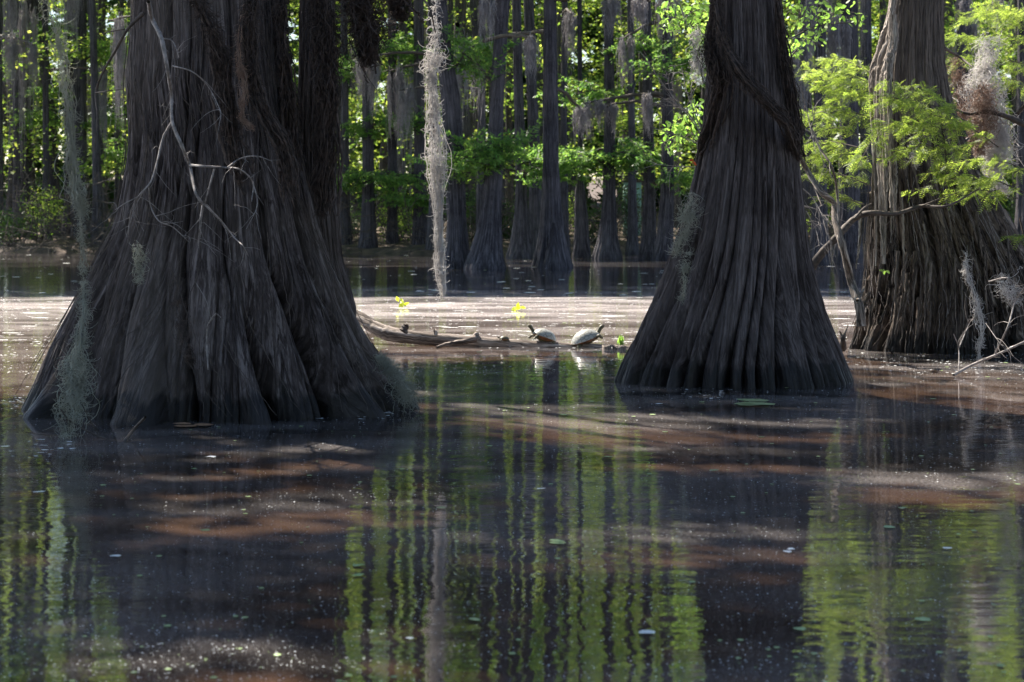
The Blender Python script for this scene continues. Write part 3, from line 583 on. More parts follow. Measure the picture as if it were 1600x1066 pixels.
# dark curtains on the left tree
for i, (pts, rp, n, lab) in enumerate([
    ([(440, -20), (446, 80), (452, 180), (460, 260)], [14, 12, 9, 3], 1500, 'dark vine curtain hanging between the two stems of the left cypress'),
    ([(500, -20), (505, 60), (510, 150), (512, 250), (508, 330)], [26, 24, 17, 12, 3], 3200, 'long dark curtain of vines down the right stem of the left cypress'),
    ([(560, -30), (566, 20), (575, 60), (585, 95)], [40, 34, 20, 4], 2600, 'dark ragged vine clump hanging at the top edge right of the left cypress'),
    ([(620, -25), (622, 5), (630, 25)], [24, 15, 5], 1100, 'small dark vine tuft at the top edge beside the hanging moss'),
    ([(300, -20), (335, 60), (350, 130), (362, 220), (380, 280)], [12, 12, 9, 9, 3], 1500, 'dark vine strands running down the front of the left cypress trunk'),
    ([(395, -20), (388, 80), (405, 160), (440, 230), (452, 300)], [10, 9, 9, 7, 3], 1300, 'dark slanting vine on the right half of the left cypress trunk')]):
    Yv = 12.3 if i in (0, 1, 2, 3) else 11.72
    vine('climbing_vine', lab, pts, Yv, rp, n, M['vine'], 0.0022, 0.09)
vine('climbing_vine', 'thin rusty-red vine fibres on the upper middle of the left cypress trunk', [(378, 10), (372, 80), (380, 130), (378, 180), (395, 200)], 11.62, [4, 6, 7, 5, 2], 420, M['redmoss'], 0.0013, ropes=0)
poly('dead_branch', M['darktwig'], 'dark looping twigs below the vine clump right of the left cypress', 'branch', [([(545, 60), (560, 95), (570, 115), (588, 140)], 1.3, 0.6), ([(575, 30), (580, 70), (568, 100)], 1.2, 0.6), ([(590, 0), (600, 30), (610, 55), (575, 95)], 1.0, 0.5), ([(640, 95), (650, 112), (655, 112)], 0.8, 0.4), ([(655, -10), (672, 15), (680, 50)], 1.8, 1.0)], 12.3)
# the dark twiggy mat that sags between the middle tree and its right neighbour
def mossthing(label, pts, rpx, Y, n, mat='moss', slen=0.07, sr=0.0016, core=30, group=None, curl=1.2, down=0.6):
    mb = MB(); line = [at(p[0], p[1], p[2] if len(p) > 2 else Y) for p in pts]; rr = [r / FPX * Y for r in rpx]
    moss(mb, line, rr, n, slen * 1.25, curl, sr * 1.15, int(core * 0.6), down, dens=0.42); return tag(mb.build('spanish_moss', M[mat], origin=line[0]), label, 'moss', group)
mossthing('long bright hanging strand of pale moss right of the left cypress, tip above the water', [(680, -20), (678, 60), (676, 110), (678, 170), (680, 250), (682, 330), (684, 400), (688, 462)], [7, 10, 17, 17, 12, 10, 7, 2], 13.1, 4600, 'moss', 0.065, 0.0017, 60)
mossthing('long grey-green hanging moss left of the left cypress', [(78, -20), (88, 50), (100, 130), (108, 200), (112, 260), (122, 300), (130, 330)], [20, 18, 14, 11, 9, 11, 4], 11.6, 1900, 'mossgreen', 0.085, 0.0015, 60)
mossthing('thin dark moss strand continuing down over the far water at left', [(126, 300), (128, 340), (130, 380), (132, 410), (134, 438)], [5, 6, 7, 9, 4], 11.6, 500, 'mossgreen', 0.05, 0.0014, 12)
mossthing('grey moss heap on a sunken stick at the left foot of the left cypress', [(130, 440, 11.9), (128, 500, 11.5), (120, 560, 11.3), (114, 600, 11.2), (108, 640, 11.1), (98, 690, 11.0)], [4, 6, 16, 20, 18, 14], 11.3, 2600, 'mossgreen', 0.09, 0.0015, 50)
mossthing('low grey moss heap on the right foot of the left cypress at the waterline', [(590, 555, 12.3), (610, 575, 12.25), (630, 600, 12.2), (645, 630, 12.2)], [8, 12, 15, 16], 12.2, 2400, 'mossgreen', 0.07, 0.0014, 24)
mossthing('small moss wisp on the upper left flank of the left cypress base', [(215, 380), (212, 410), (216, 440)], [7, 10, 4], 11.7, 500, 'mossgreen', 0.05, 0.0013, 10)
mossthing('thin moss veil on the knee in the middle of the left cypress base', [(280, 470), (282, 510), (290, 540), (300, 570)], [6, 10, 9, 3], 11.5, 600, 'vine', 0.06, 0.0013, 10)
mossthing('pale grey moss clinging to the left flank of the middle cypress', [(1082, 300), (1072, 330), (1064, 360), (1055, 395)], [6, 11, 11, 4], 14.1, 900, 'mossgreen', 0.10, 0.0014, 20)
mossthing('narrow grey moss lower on the left flank of the middle cypress', [(1072, 395), (1068, 430), (1062, 470)], [6, 6, 3], 13.95, 500, 'mossgreen', 0.06, 0.0013, 10)
mossthing('pale moss tuft hanging behind the upper left side of the middle cypress', [(1085, 50), (1090, 80), (1092, 110), (1100, 130)], [8, 12, 10, 3], 15.2, 900, 'moss', 0.07, 0.0016, 20)
mossthing('thin pale moss strand hanging low in front of the right cypress over the water', [(1508, 395), (1512, 430), (1522, 470), (1530, 510), (1525, 545), (1526, 578)], [6, 6, 8, 8, 4, 2], 16.5, 900, 'moss', 0.06, 0.0016, 20)
mossthing('large bright moss clump hanging at the right edge beside the right cypress', [(1545, 60), (1540, 110), (1545, 160), (1560, 210), (1560, 260)], [20, 32, 34, 30, 12], 18.3, 4200, 'moss', 0.13, 0.0022, 90)
mossthing('rusty brown moss hanging below the dark limb at the right edge', [(1535, 130), (1540, 170), (1535, 210), (1530, 240)], [14, 24, 24, 6], 17.9, 2000, 'redmoss', 0.12, 0.002, 40)
mossthing('bright moss tassel under the dark limb beside the right cypress', [(1560, 190), (1555, 230), (1560, 270), (1575, 300)], [16, 24, 18, 4], 18.1, 1800, 'moss', 0.11, 0.002, 40)
mossthing('rusty moss veil against the right flank of the right cypress', [(1492, 90), (1498, 140), (1502, 190)], [8, 13, 6], 18.3, 900, 'redmoss', 0.10, 0.0018, 20)
mossthing('thin grey moss wisps on the lower front of the right cypress', [(1440, 190), (1430, 230), (1440, 260)], [6, 10, 4], 16.9, 300, 'moss', 0.09, 0.0013, 6)
mossthing('moss and twig tangle at the waterline corner of the right edge', [(1560, 430), (1575, 450), (1590, 470)], [10, 14, 8], 15.4, 320, 'moss', 0.10, 0.0013, 6)
poly('dead_branch', M['darktwig'], 'dark knobbly limb reaching in at the right edge through the moss', 'branch', [([(1620, 205), (1580, 185), (1545, 175), (1515, 178), (1490, 170)], 5.5, 1.5), ([(1545, 178), (1530, 200), (1512, 222)], 2.0, 1.2), ([(1620, 140), (1605, 160), (1590, 178)], 4, 3), ([(1475, 75), (1500, 90), (1520, 105)], 3, 1.2)], 18.0, 8)

def drape(label, x, y0, y1, w, Y, mat, group):
    mb = MB(); n = int(14 * w); a = at(x, y0, Y); h = (y1 - y0) / FPX * Y; W_ = w / FPX * Y
    cl = rng.uniform(-1, 1, 7); j = rng.integers(0, 7, n); u = cl[j] + rng.normal(size=n) * 0.13
    L = h * (0.35 + 0.65 * rng.random(7)[j]) * rng.uniform(0.25, 1.0, n); K = 12; t = np.linspace(0, 1, K)
    st = a + np.stack([u * W_, rng.normal(size=n) * 0.15, rng.normal(size=n) * 0.05 * h - abs(u) * 0.08 * h], 1)
    P = st[:, None] + np.stack([0 * t, 0 * t, -t], 1)[None] * L[:, None, None]
    P = P + np.cumsum(rng.normal(size=(n, K, 3)) * 0.014, 1) - (u * W_ * 0.3)[:, None, None] * t[None, :, None] * np.array([1, 0, 0])
    tubes(mb, P, np.broadcast_to(np.linspace(1, 0.3, K) * 0.0075, (n, K)), 3)
    return tag(mb.build('spanish_moss', M[mat], origin=a), label, 'moss', group)
# ------------------------------------------------------------------ leafy branches near the right trees
def leafy(label, specs, Y, mat='leaf_near', detail=6, blen=0.085, cat='branch'):
    """specs: (x0,y0,x1,y1,width px,twigs,branchlets,dY)"""
    o0 = at(specs[0][0], specs[0][1], Y); root = empty('leafy_branch', o0, label, cat)
    lm, tm = MB(), MB()
    for x0, y0, x1, y1, w, ntw, nbl, dY in specs:
        spray(lm, tm, at(x0, y0, Y), at(x1, y1, Y + dY), w / FPX * Y, ntw, nbl, blen, detail, 0.25, 0.006, 0.06)
    lm.build('foliage', M[mat], root); tm.build('twigs', M['darktwig'], root, True)
leafy('feathery green cypress branch spread across the front of the right cypress', [
    (1530, 200, 1370, 150, 60, 22, 26, -0.5), (1500, 210, 1380, 195, 60, 20, 24, -0.4), (1520, 240, 1400, 235, 45, 14, 20, -0.4), (1480, 160, 1390, 130, 35, 10, 16, -0.3), (1560, 230, 1460, 180, 40, 12, 18, -0.4), (1380, 200, 1340, 260, 40, 10, 18, -0.2)], 16.8)
leafy('bright sunlit cypress branch filling the gap right of the middle cypress', [
    (1400, 150, 1262, 110, 60, 22, 26, 0.8), (1380, 190, 1262, 175, 55, 18, 26, 0.6), (1370, 120, 1290, 90, 45, 14, 22, 0.5), (1370, 160, 1290, 140, 50, 16, 24, 0.5), (1350, 215, 1280, 200, 35, 8, 18, 0.5)], 17.6)
leafy('dull green cypress sprigs low in the gap right of the middle cypress', [
    (1370, 250, 1255, 245, 50, 14, 20, 0.5), (1360, 290, 1265, 270, 45, 12, 18, 0.5), (1340, 230, 1250, 225, 40, 10, 16, 0.4), (1350, 320, 1290, 310, 35, 8, 14, 0.3)], 17.4)
leafy('green cypress sprigs low over the skirt of the right cypress', [
    (1600, 300, 1470, 270, 45, 14, 20, -0.3), (1590, 310, 1480, 300, 40, 12, 18, -0.2), (1560, 280, 1420, 300, 30, 8, 12, -0.3), (1610, 270, 1540, 250, 40, 10, 16, -0.2), (1540, 250, 1450, 270, 30, 8, 14, -0.2)], 16.9)
leafy('bright leafy cypress branches at the top right corner behind the moss', [
    (1640, 70, 1485, 60, 60, 22, 24, 0.5), (1640, 110, 1490, 95, 55, 20, 24, 0.5), (1640, 20, 1500, 30, 50, 18, 22, 0.5), (1640, 140, 1530, 125, 50, 14, 22, 0.5), (1640, 50, 1540, 5, 50, 14, 20, 0.4)], 19.6)
leafy('tiny lit sprig of cypress at the far right edge below the moss', [(1625, 372, 1575, 370, 14, 6, 12, 0.1)], 17.0)

def broadleaf(label, blobs, Y, twigs, size=0.055, name='leafy_shrub'):
    root = empty(name, at(blobs[0][0], blobs[0][1], Y), label, 'shrub'); lm, tm = MB(), MB()
    for x, y, rx, ry, n in blobs:
        a = rng.random(n) * 2 * np.pi; r = np.sqrt(rng.random(n))
        px = x + rx * r * np.cos(a); py = y + ry * r * np.sin(a); Yj = Y + rng.normal(size=n) * 0.15
        Cn = np.stack([(px - 800) / FPX * Yj, Yj, CH - (py - HZ) / FPX * Yj], 1)
        D = unit(rng.normal(size=(n, 3)) + np.array([0, 0, -0.4])); Nn = unit(rng.normal(size=(n, 3)) + [0, -0.3, 0.8]); Sd = unit(np.cross(D, Nn))
        L = size * rng.uniform(0.6, 1.25, n)[:, None]; Wd = L * 0.24
        V = np.stack([Cn, Cn + D * L * .3 + Sd * Wd, Cn + D * L * .7 + Sd * Wd * .85, Cn + D * L - Nn * L * 0.12, Cn + D * L * .7 - Sd * Wd * .85, Cn + D * L * .3 - Sd * Wd], 1)
        lm.add(V.reshape(-1, 3), np.arange(n * 6).reshape(n, 6))
        for k in range(0, n, 6): 
            c = Cn[k]; e = Cn[(k + 3) % n]; limb(tm, [c, (c + e) / 2 + rng.normal(size=3) * 0.02, e], 0.0025, 0.0015, 4, 8)
    for st in twigs: limb(tm, [at(x, y, Y) for x, y in st], 0.006, 0.002, 5)
    lm.build('foliage', M['leaf_broad'], root); tm.build('twigs', M['darktwig'], root, True)
broadleaf('sunlit broad leaves at the top left of the middle cypress', [(1045, 25, 20, 26, 70), (1085, 25, 25, 22, 80), (1090, 55, 18, 12, 30), (1100, 5, 14, 12, 30), (1058, 40, 16, 12, 26)], 15.4, [[(1110, 70), (1080, 40), (1040, 20)], [(1110, 10), (1080, 20), (1050, 45)]])
broadleaf('pale broad leaves beside the left edge of the middle cypress', [(1050, 215, 18, 24, 70), (1075, 200, 22, 26, 80), (1090, 170, 12, 16, 30)], 15.4, [[(1100, 230), (1070, 210), (1040, 220)]])
broadleaf('leafy twigs at the top just right of the middle cypress', [(1245, 20, 18, 22, 45), (1285, 25, 30, 26, 70), (1325, 20, 16, 18, 22), (1345, 38, 8, 14, 9), (1240, 70, 16, 22, 36), (1270, 60, 20, 14, 30)], 16.0, [[(1235, 60), (1280, 40), (1345, 35)], [(1235, 90), (1260, 60), (1300, 20)]])
broadleaf('two small leaves sprouting on the skirt of the right cypress', [(1382, 422, 4, 3, 4)], 16.9, [], 0.05, 'leaf_sprout')
mb = MB(); c = at(1083, 253, 14.2); n = 9
leafquads(mb, c + rng.normal(size=(n, 3)) * 0.008, unit(rng.normal(size=(n, 3))), unit(rng.normal(size=(n, 3))), 0.026, 0.018)
tag(mb.build('orange_leaf', plain('orange_leaf', (0.6, 0.08, 0.02), (0.75, 0.14, 0.03)), origin=c), 'tiny orange-red leaf tuft on the left edge of the middle cypress', 'leaf')

# ------------------------------------------------------------------ log and turtles
YL = 18.1
lg = empty('fallen_log', at(770, 540, YL), 'pale sunlit log floating between the left and middle cypresses with turtles on it', 'log')
mb = MB()
lp = [(548, 486, 18.6, 6), (566, 498, 18.5, 9), (585, 512, 18.4, 11), (610, 522, 18.3, 12), (650, 527, 18.2, 11), (690, 531, 18.15, 10.5), (740, 535, 18.1, 10), (790, 538, 18.05, 9), (840, 541, 18.0, 8), (890, 543, 17.95, 7), (950, 545, 17.9, 6.5), (1000, 547, 17.9, 5)]
P = catmull([at(a, b, c) for a, b, c, d in lp], 110); rr = np.interp(np.linspace(0, 1, 110), np.linspace(0, 1, len(lp)), [d / FPX * YL for *_, d in lp]) * (1 + 0.02 * rng.normal(size=110))
tubes(mb, P[None], rr[None], 20); mb.build('trunk', M['log'], lg, True)
mb = MB(); limb(mb, [at(742, 530, 18.0), at(720, 535, 17.9), at(700, 538, 17.85), at(682, 543, 17.8)], 0.032, 0.014, 8, 20, 0.002); mb.build('branch', M['log'], lg, True)
for pts, r0, r1 in [([(630, 518), (632, 512), (634, 510)], 0.038, 0.03), ([(681, 524), (680, 517), (679, 515)], 0.02, 0.012), ([(745, 530), (744, 523), (747, 522)], 0.04, 0.012)]:
    mb = MB(); limb(mb, [at(x, y, 18.05) for x, y in pts], r0, r1, 9, 10, 0.002); o = mb.build('stub', M['log'] if r1 < 0.02 else M['darktwig'], lg, True)
for x, w, lab in [(948, 8, 'pale bark flake floating beside the right turtle'), (968, 10, 'second pale bark flake, between the grass tuft and the middle cypress')]:
    mb = MB(); c = at(x, 546, 17.7); k = 9; a = np.arange(k) / k * 2 * np.pi; r = (w / FPX * 17.7) * rng.uniform(0.7, 1.2, k)
    top = np.stack([c[0] + r * np.cos(a), c[1] + r * 1.5 * np.sin(a), 0.028 + 0.012 * rng.normal(size=k)], 1); bot = top * [1, 1, 0] + [0, 0, -0.02]
    mb.add(np.vstack([top, bot]), [[i, (i + 1) % k, k + (i + 1) % k, k + i] for i in range(k)]); mb.add(top, [list(range(k))])
    tag(mb.build('bark_flake', M['log'], origin=c), lab, 'bark')
mb = MB()
for k in range(16):
    b0 = at(970 + rng.normal() * 2.5, 545, 17.9); b0[2] = -0.01; h = rng.uniform(0.05, 0.14)
    limb(mb, [b0, b0 + [rng.normal() * .008, 0, h * .6], b0 + [rng.normal() * .025, 0, h]], 0.004, 0.0008, 4, 8)
    leafquads(mb, np.array([b0 + [0, 0, h * .4]]), unit(np.array([[rng.normal() * .3, rng.normal() * .3, 1.0]])), unit(rng.normal(size=(1, 3)) * [.3, 1, .1]), 0.07, 0.02)
tag(mb.build('grass_tuft', M['leaf_broad'], origin=at(970, 545, 17.9)), 'bright green sprout behind the log end by the middle cypress', 'grass')

M['shell'] = None
def shell_mat():
    m, t, b = newmat('turtle_shell'); tc = nd(t, 'ShaderNodeTexCoord'); v = nd(t, 'ShaderNodeTexVoronoi', Scale=26.0); v.feature = 'DISTANCE_TO_EDGE'
    t.links.new(tc.outputs['Object'], v.inputs['Vector'])
    cr = ramp(t, v.outputs[0], [(0.0, (0.09, 0.08, 0.06)), (0.09, (0.34, 0.33, 0.29))]); t.links.new(cr.outputs[0], b.inputs['Base Color'])
    b.inputs['Roughness'].default_value = 0.42; b.inputs['Coat Weight'].default_value = 0.3; b.inputs['Coat Roughness'].default_value = 0.25
    bp = nd(t, 'ShaderNodeBump', Strength=0.3, Distance=0.002); t.links.new(cr.outputs[0], bp.inputs['Height']); t.links.new(bp.outputs[0], b.inputs['Normal'])
    return m
M['shell'] = shell_mat()
def skin_mat():
    m, t, b = newmat('turtle_skin'); tc = nd(t, 'ShaderNodeTexCoord'); w = nd(t, 'ShaderNodeTexWave', Scale=38.0, Distortion=3.0); w.bands_direction = 'Z'
    t.links.new(tc.outputs['Object'], w.inputs['Vector'])
    cr = ramp(t, w.outputs[0], [(0.75, (0.035, 0.03, 0.022)), (0.95, (0.22, 0.19, 0.07))]); t.links.new(cr.outputs[0], b.inputs['Base Color']); b.inputs['Roughness'].default_value = 0.5; return m
M['skin'] = skin_mat(); M['plastron'] = plain('plastron', (0.08, 0.035, 0.015), (0.26, 0.11, 0.04), 0.5, 40)
def turtle(label, loc, L, face, tilt, yaw, neck=1.0, frontleg=0.0, shell='shell'):
    """L = shell length; face = +1 heads right (+x), -1 left. body: one skinned mesh; shell and plastron are its parts"""
    s = L
    me = bpy.data.meshes.new('body'); bmv = []; bme = []; rad = []
    def add(p, r, par):
        bmv.append(tuple(s * q for q in p)); rad.append(s * r)
        if par is not None: bme.append((par, len(bmv) - 1))
        return len(bmv) - 1
    c = add((0, 0, 0.13), 0.15, None); b1 = add((-0.24, 0, 0.11), 0.13, c); f1 = add((0.24, 0, 0.13), 0.13, c)
    n1 = add((0.42, 0, 0.17), 0.09, f1); n2 = add((0.53, 0, 0.17 + 0.11 * neck), 0.075, n1); n3 = add((0.60, 0, 0.17 + 0.21 * neck), 0.07, n2)
    h1 = add((0.66, 0, 0.17 + 0.26 * neck), 0.085, n3); h2 = add((0.725, 0, 0.17 + 0.28 * neck), 0.068, h1); h3 = add((0.78, 0, 0.17 + 0.28 * neck), 0.035, h2)
    for sy in (1, -1):
        a = add((0.30, 0.22 * sy, 0.11), 0.07, f1); lift = frontleg if sy < 0 else frontleg * 0.3
        k = add((0.40, 0.36 * sy, 0.05 + lift), 0.055, a); q = add((0.44, 0.38 * sy, -0.05 + lift), 0.045, k); add((0.50, 0.40 * sy, -0.085 + lift), 0.04, q)
        a = add((-0.32, 0.20 * sy, 0.09), 0.075, b1); k = add((-0.40, 0.32 * sy, 0.03), 0.06, a); q = add((-0.42, 0.34 * sy, -0.05), 0.05, k); add((-0.50, 0.36 * sy, -0.09), 0.04, q)
    a = add((-0.42, 0, 0.07), 0.04, b1); add((-0.54, 0, 0.03), 0.012, a)
    me.from_pydata(bmv, bme, []); body = bpy.data.objects.new('turtle', me); C.objects.link(body)
    sk = body.modifiers.new('skin', 'SKIN'); 
    if not me.skin_vertices: me.skin_vertices.new()
    for i, r in enumerate(rad): me.skin_vertices[0].data[i].radius = (r, r * (1.3 if i < 3 else 1))
    me.skin_vertices[0].data[0].use_root = True
    sk.use_smooth_shade = True; ss = body.modifiers.new('sub', 'SUBSURF'); ss.levels = 2; ss.render_levels = 2
    me.materials.append(M['skin']); body.location = tuple(loc)
    body.rotation_euler = (0, -tilt, yaw if face > 0 else math.pi + yaw)
    tag(body, label, 'turtle', 'turtles basking on the log')
    def dome(zs, name, mat, h, drop):
        mb = MB(); nu, nr = 40, 14; V = [(0, 0, h)]
        for i in range(1, nr + 1):
            f = i / nr
            for j in range(nu):
                a = j / nu * 2 * math.pi; ex = math.copysign(abs(math.cos(a)) ** 0.9, math.cos(a)); ey = math.copysign(abs(math.sin(a)) ** 0.9, math.sin(a))
                z = h * (1 - f ** 2.4) ** 0.75 if f < 1 else 0
                if f > 0.86 and h > 0: z = z - 0.02 * (f - 0.86) / 0.14 + 0.01
                V.append((ex * 0.5 * f * (1 + 0.03 * (f > .9)), ey * 0.40 * f * (1 - 0.06 * ex), z + 0.15 + drop - 0.02 * ex * 0))
        V = np.array(V); V[0, 2] = h + 0.15 + drop; V *= s
        mb.add(V, [[0, 1 + j, 1 + (j + 1) % nu] for j in range(nu)])
        F = [[1 + i * nu + j, 1 + i * nu + (j + 1) % nu, 1 + (i + 1) * nu + (j + 1) % nu, 1 + (i + 1) * nu + j] for i in range(nr - 1) for j in range(nu)]
        mb.v.append(np.zeros((0, 3), np.float32)); mb.f.append(np.array(F, np.int32)); mb.a.append(np.zeros((0, 3), np.float32))
        o = mb.build(name, mat, None, True); o.parent = body; return o
    dome(1, 'shell', M[shell], 0.32, 0.0); dome(-1, 'plastron', M['plastron'], -0.13, 0.0)
    for sy in (1, -1):
        c0 = np.array([0.715, 0.062 * sy, 0.17 + 0.315 * neck]) * s; a = np.linspace(0, 2 * np.pi, 9)[:-1]
        V = [c0 + s * 0.016 * np.array([math.cos(p) * math.cos(q), math.sin(q) * 0.8, math.sin(p) * math.cos(q)]) for q in (-1.2, -0.4, 0.4, 1.2) for p in a]
        eyes = MB(); eyes.add(V, [[i * 8 + j, i * 8 + (j + 1) % 8, (i + 1) * 8 + (j + 1) % 8, (i + 1) * 8 + j] for i in range(3) for j in range(8)])
        o = eyes.build('eye', M['plastron'], None, True); o.parent = body

p = at(848, 541, 18.0); turtle('left turtle on the log, facing left with its neck stretched up', (p[0], 18.0, 0.055), 0.225, -1, R(20), R(14), 0.7)
p = at(917, 545, 17.95); turtle('right turtle on the log, smooth pale shell, facing right with head raised', (p[0], 17.95, 0.035), 0.26, 1, R(19), R(14), 0.7, 0.12)
p = at(788, 534, 18.0); turtle('tiny dark hatchling turtle on the log left of the two big ones', (p[0], 18.0, 0.058), 0.085, -1, R(5), R(10), 0.3, shell='skin')

# ------------------------------------------------------------------ forest beyond
DIRTREES = []
def forest_tree(rows, Y, label, seed, ridges=10, amp=0.18, res=(200, 150), ztop=17, mat='bark_f', extra=None, sprays=(), crown=True, group=None, name='bald_cypress'):
    loc = at((rows[0][1] + rows[0][2]) / 2, rows[0][0], Y); loc[2] = 0
    t = empty(name, loc, label, 'tree', group); mb = MB()
    trunk_mesh(mb, rows, Y, res[0], res[1], seed, ridges=ridges, amp=amp, topamp=0.04, ry=0.85, ztop=ztop, fib=0.012, zlow=-0.3, taper=0.6)
    mb.build('trunk', M[mat], t, True); DIRTREES.append((loc[0], Y, t))
    for sp in sprays:                       # green limbs
        x0, y0, x1, y1, w, ntw, nbl, dY = sp
        a, b = at(x0, y0, Y), at(x1, y1, Y + dY); tm = MB(); limb(tm, [a, (a + b) / 2 + [0, 0, 0.12], b], 0.04, 0.012, 6, 14, 0.01); lb = tm.build('limb', M['darktwig'], t, True)
        lm = MB(); tw_ = MB()
        for k in range(8): spray(lm, tw_, a + (b - a) * 0.07 * k + rng.normal(size=3) * [.25, .4, .07 if k < 5 else .25], b + rng.normal(size=3) * [.45, .5, .08 if k < 5 else .22], w / FPX * Y * rng.uniform(.6, 1.1), ntw, nbl + 4, 0.11, 0, 0.12, 0.008, 0.03)
        f = tw_.build('twigs', M['darktwig'], None); f.parent = lb; f.location = tuple(-(np.array(lb.location) + np.array(t.location)))
        f = lm.build('foliage', M['leaf_mid'], None); f.parent = lb; f.location = tuple(-(np.array(lb.location) + np.array(t.location)))
    return t
G = 'cypress trees standing at the far side of the water'
forest_tree([(419, 690, 740), (390, 694, 734), (350, 699, 729), (300, 696, 727), (230, 693, 725), (150, 688, 718), (60, 680, 703), (0, 676, 698)], 40.6, 'far cypress leaning a little, just right of the bright hanging moss', 1, 10, group=G,
    sprays=[(705, 260, 780, 215, 55, 14, 26, -.8), (705, 270, 770, 252, 50, 12, 24, -.8), (700, 120, 760, 58, 50, 12, 24, .5)])
forest_tree([(420, 722, 792), (395, 733, 786), (360, 745, 784), (320, 753, 783), (270, 757, 786), (220, 762, 786), (150, 767, 787), (0, 774, 797)], 40.2, 'far cypress with a bowed trunk and burl, second from the bright moss', 2, 12, group=G,
    sprays=[(770, 262, 700, 250, 40, 8, 20, -.5), (780, 150, 720, 80, 50, 10, 22, 0.6)])
forest_tree([(403, 789, 835), (380, 796, 831), (340, 803, 826), (285, 806, 823), (200, 804, 820), (100, 802, 816), (0, 800, 814)], 48, 'far cypress with cone-shaped foot left of the tallest straight trunk', 3, 12, group=G,
    sprays=[(812, 250, 860, 235, 45, 12, 26, -.5), (815, 280, 850, 262, 40, 10, 24, -.5)])
forest_tree([(403, 822, 856), (340, 826, 848), (250, 827, 845), (120, 822, 838), (0, 818, 834)], 51, 'slim far cypress half hidden behind its cone-footed neighbour', 4, 8, group=G)
forest_tree([(418, 829, 896), (395, 835, 889), (360, 842, 882), (310, 846, 876), (250, 848, 873), (150, 848, 872), (60, 849, 870), (0, 850, 869)], 41, 'tallest straight dark far trunk in the centre with a knee at its foot', 5, 12, group=G)
forest_tree([(420, 846, 882), (395, 853, 877), (370, 860, 871), (350, 863, 867)], 40.4, 'pointed cypress knee in front of the tallest straight far trunk', 6, 6, ztop=0.9, crown=False, name='cypress_knee')
forest_tree([(403, 893, 926), (370, 896, 921), (330, 897, 918), (300, 898, 915), (280, 902, 912), (200, 903, 910), (0, 902, 909)], 48.5, 'short broken-looking far cypress right of the tallest straight trunk', 7, 7, group=G,
    sprays=[(905, 260, 960, 250, 45, 12, 26, -1), (905, 245, 990, 235, 50, 14, 28, -1)])
forest_tree([(404, 922, 974), (380, 931, 967), (340, 939, 963), (300, 942, 962), (200, 944, 961), (0, 944, 958)], 47.5, 'far cypress with a wide cone foot midway between the turtles and middle cypress', 8, 12, group=G,
    sprays=[(950, 255, 870, 250, 45, 14, 28, -1), (955, 150, 900, 148, 40, 10, 22, -.5), (955, 240, 1010, 255, 40, 12, 24, -1), (950, 90, 1010, 60, 50, 12, 22, 0)])
forest_tree([(404, 996, 1028), (370, 1002, 1026), (300, 1006, 1024), (200, 1005, 1021), (100, 1004, 1018), (0, 1003, 1017)], 47.4, 'narrow far cypress left of the twin trunks near the middle cypress', 9, 9, group=G,
    sprays=[(1015, 290, 1075, 280, 40, 12, 24, -1), (1012, 120, 1095, 90, 55, 16, 28, -1.5)])
forest_tree([(406, 1018, 1052), (370, 1026, 1052), (300, 1032, 1054), (200, 1034, 1052), (0, 1034, 1050)], 46.5, 'far cypress partly hidden by the left edge of the middle cypress', 10, 9, group=G)
forest_tree([(394, 558, 592), (360, 563, 588), (300, 566, 585), (200, 566, 584), (0, 566, 582)], 54, 'far cypress just right of the left cypress behind dull green sprays', 11, 8, group=G,
    sprays=[(575, 280, 520, 275, 45, 14, 26, -.5), (575, 275, 640, 280, 45, 14, 26, -.5), (575, 200, 640, 185, 50, 14, 26, -.5), (575, 90, 620, 65, 60, 14, 26, 0), (575, 130, 530, 100, 60, 14, 26, 0)])
forest_tree([(394, 602, 624), (340, 605, 621), (200, 606, 620), (0, 606, 619)], 54.5, 'thin far cypress, second right of the left cypress', 12, 7, group=G,
    sprays=[(612, 120, 660, 90, 50, 12, 24, 0), (612, 215, 560, 205, 40, 10, 24, 0)])
forest_tree([(394, 640, 672), (350, 645, 668), (250, 647, 665), (0, 646, 662)], 54, 'far cypress left of the bright hanging moss', 13, 8, group=G,
    sprays=[(655, 320, 625, 312, 35, 10, 22, -1), (655, 322, 685, 312, 35, 10, 22, -1)])
forest_tree([(386, 8, 55), (370, 14, 48), (330, 19, 44), (250, 21, 40), (100, 19, 36), (0, 16, 32)], 60, 'far twin-stemmed cypress nearest the left edge, paler stem', 14, 9, group=G,
    sprays=[(30, 200, 80, 180, 50, 10, 22, 0), (25, 60, 80, 40, 60, 12, 24, 0), (25, 110, -20, 100, 60, 10, 22, 0)])
forest_tree([(386, 30, 60), (300, 34, 48), (150, 36, 48), (0, 40, 54)], 60.5, 'brown stem pressed against the pale cypress near the left edge', 15, 6, group=G)
forest_tree([(382, 78, 98), (300, 79, 93), (200, 74, 90), (100, 60, 78), (0, 42, 62)], 61, 'slim leaning far cypress behind the grey-green moss', 16, 6, group=G)
forest_tree([(384, 104, 166), (365, 110, 155), (330, 110, 142), (280, 111, 136), (150, 114, 135), (0, 117, 136)], 60, 'stout far cypress just left of the left cypress', 17, 10, group=G,
    sprays=[(125, 100, 185, 70, 60, 14, 26, 0), (125, 200, 190, 190, 50, 12, 26, 0), (125, 150, 60, 140, 50, 12, 26, 0), (125, 250, 180, 240, 50, 12, 26, .5)])
forest_tree([(372, 150, 170), (300, 152, 168), (0, 150, 165)], 66, 'thin far trunk against the lit bank beside the left cypress', 18, 6, group=G)
forest_tree([(415, 1262, 1300), (350, 1268, 1294), (200, 1272, 1290), (0, 1272, 1290)], 43, 'dark far trunk in the gap right of the middle cypress', 19, 8, group=G)
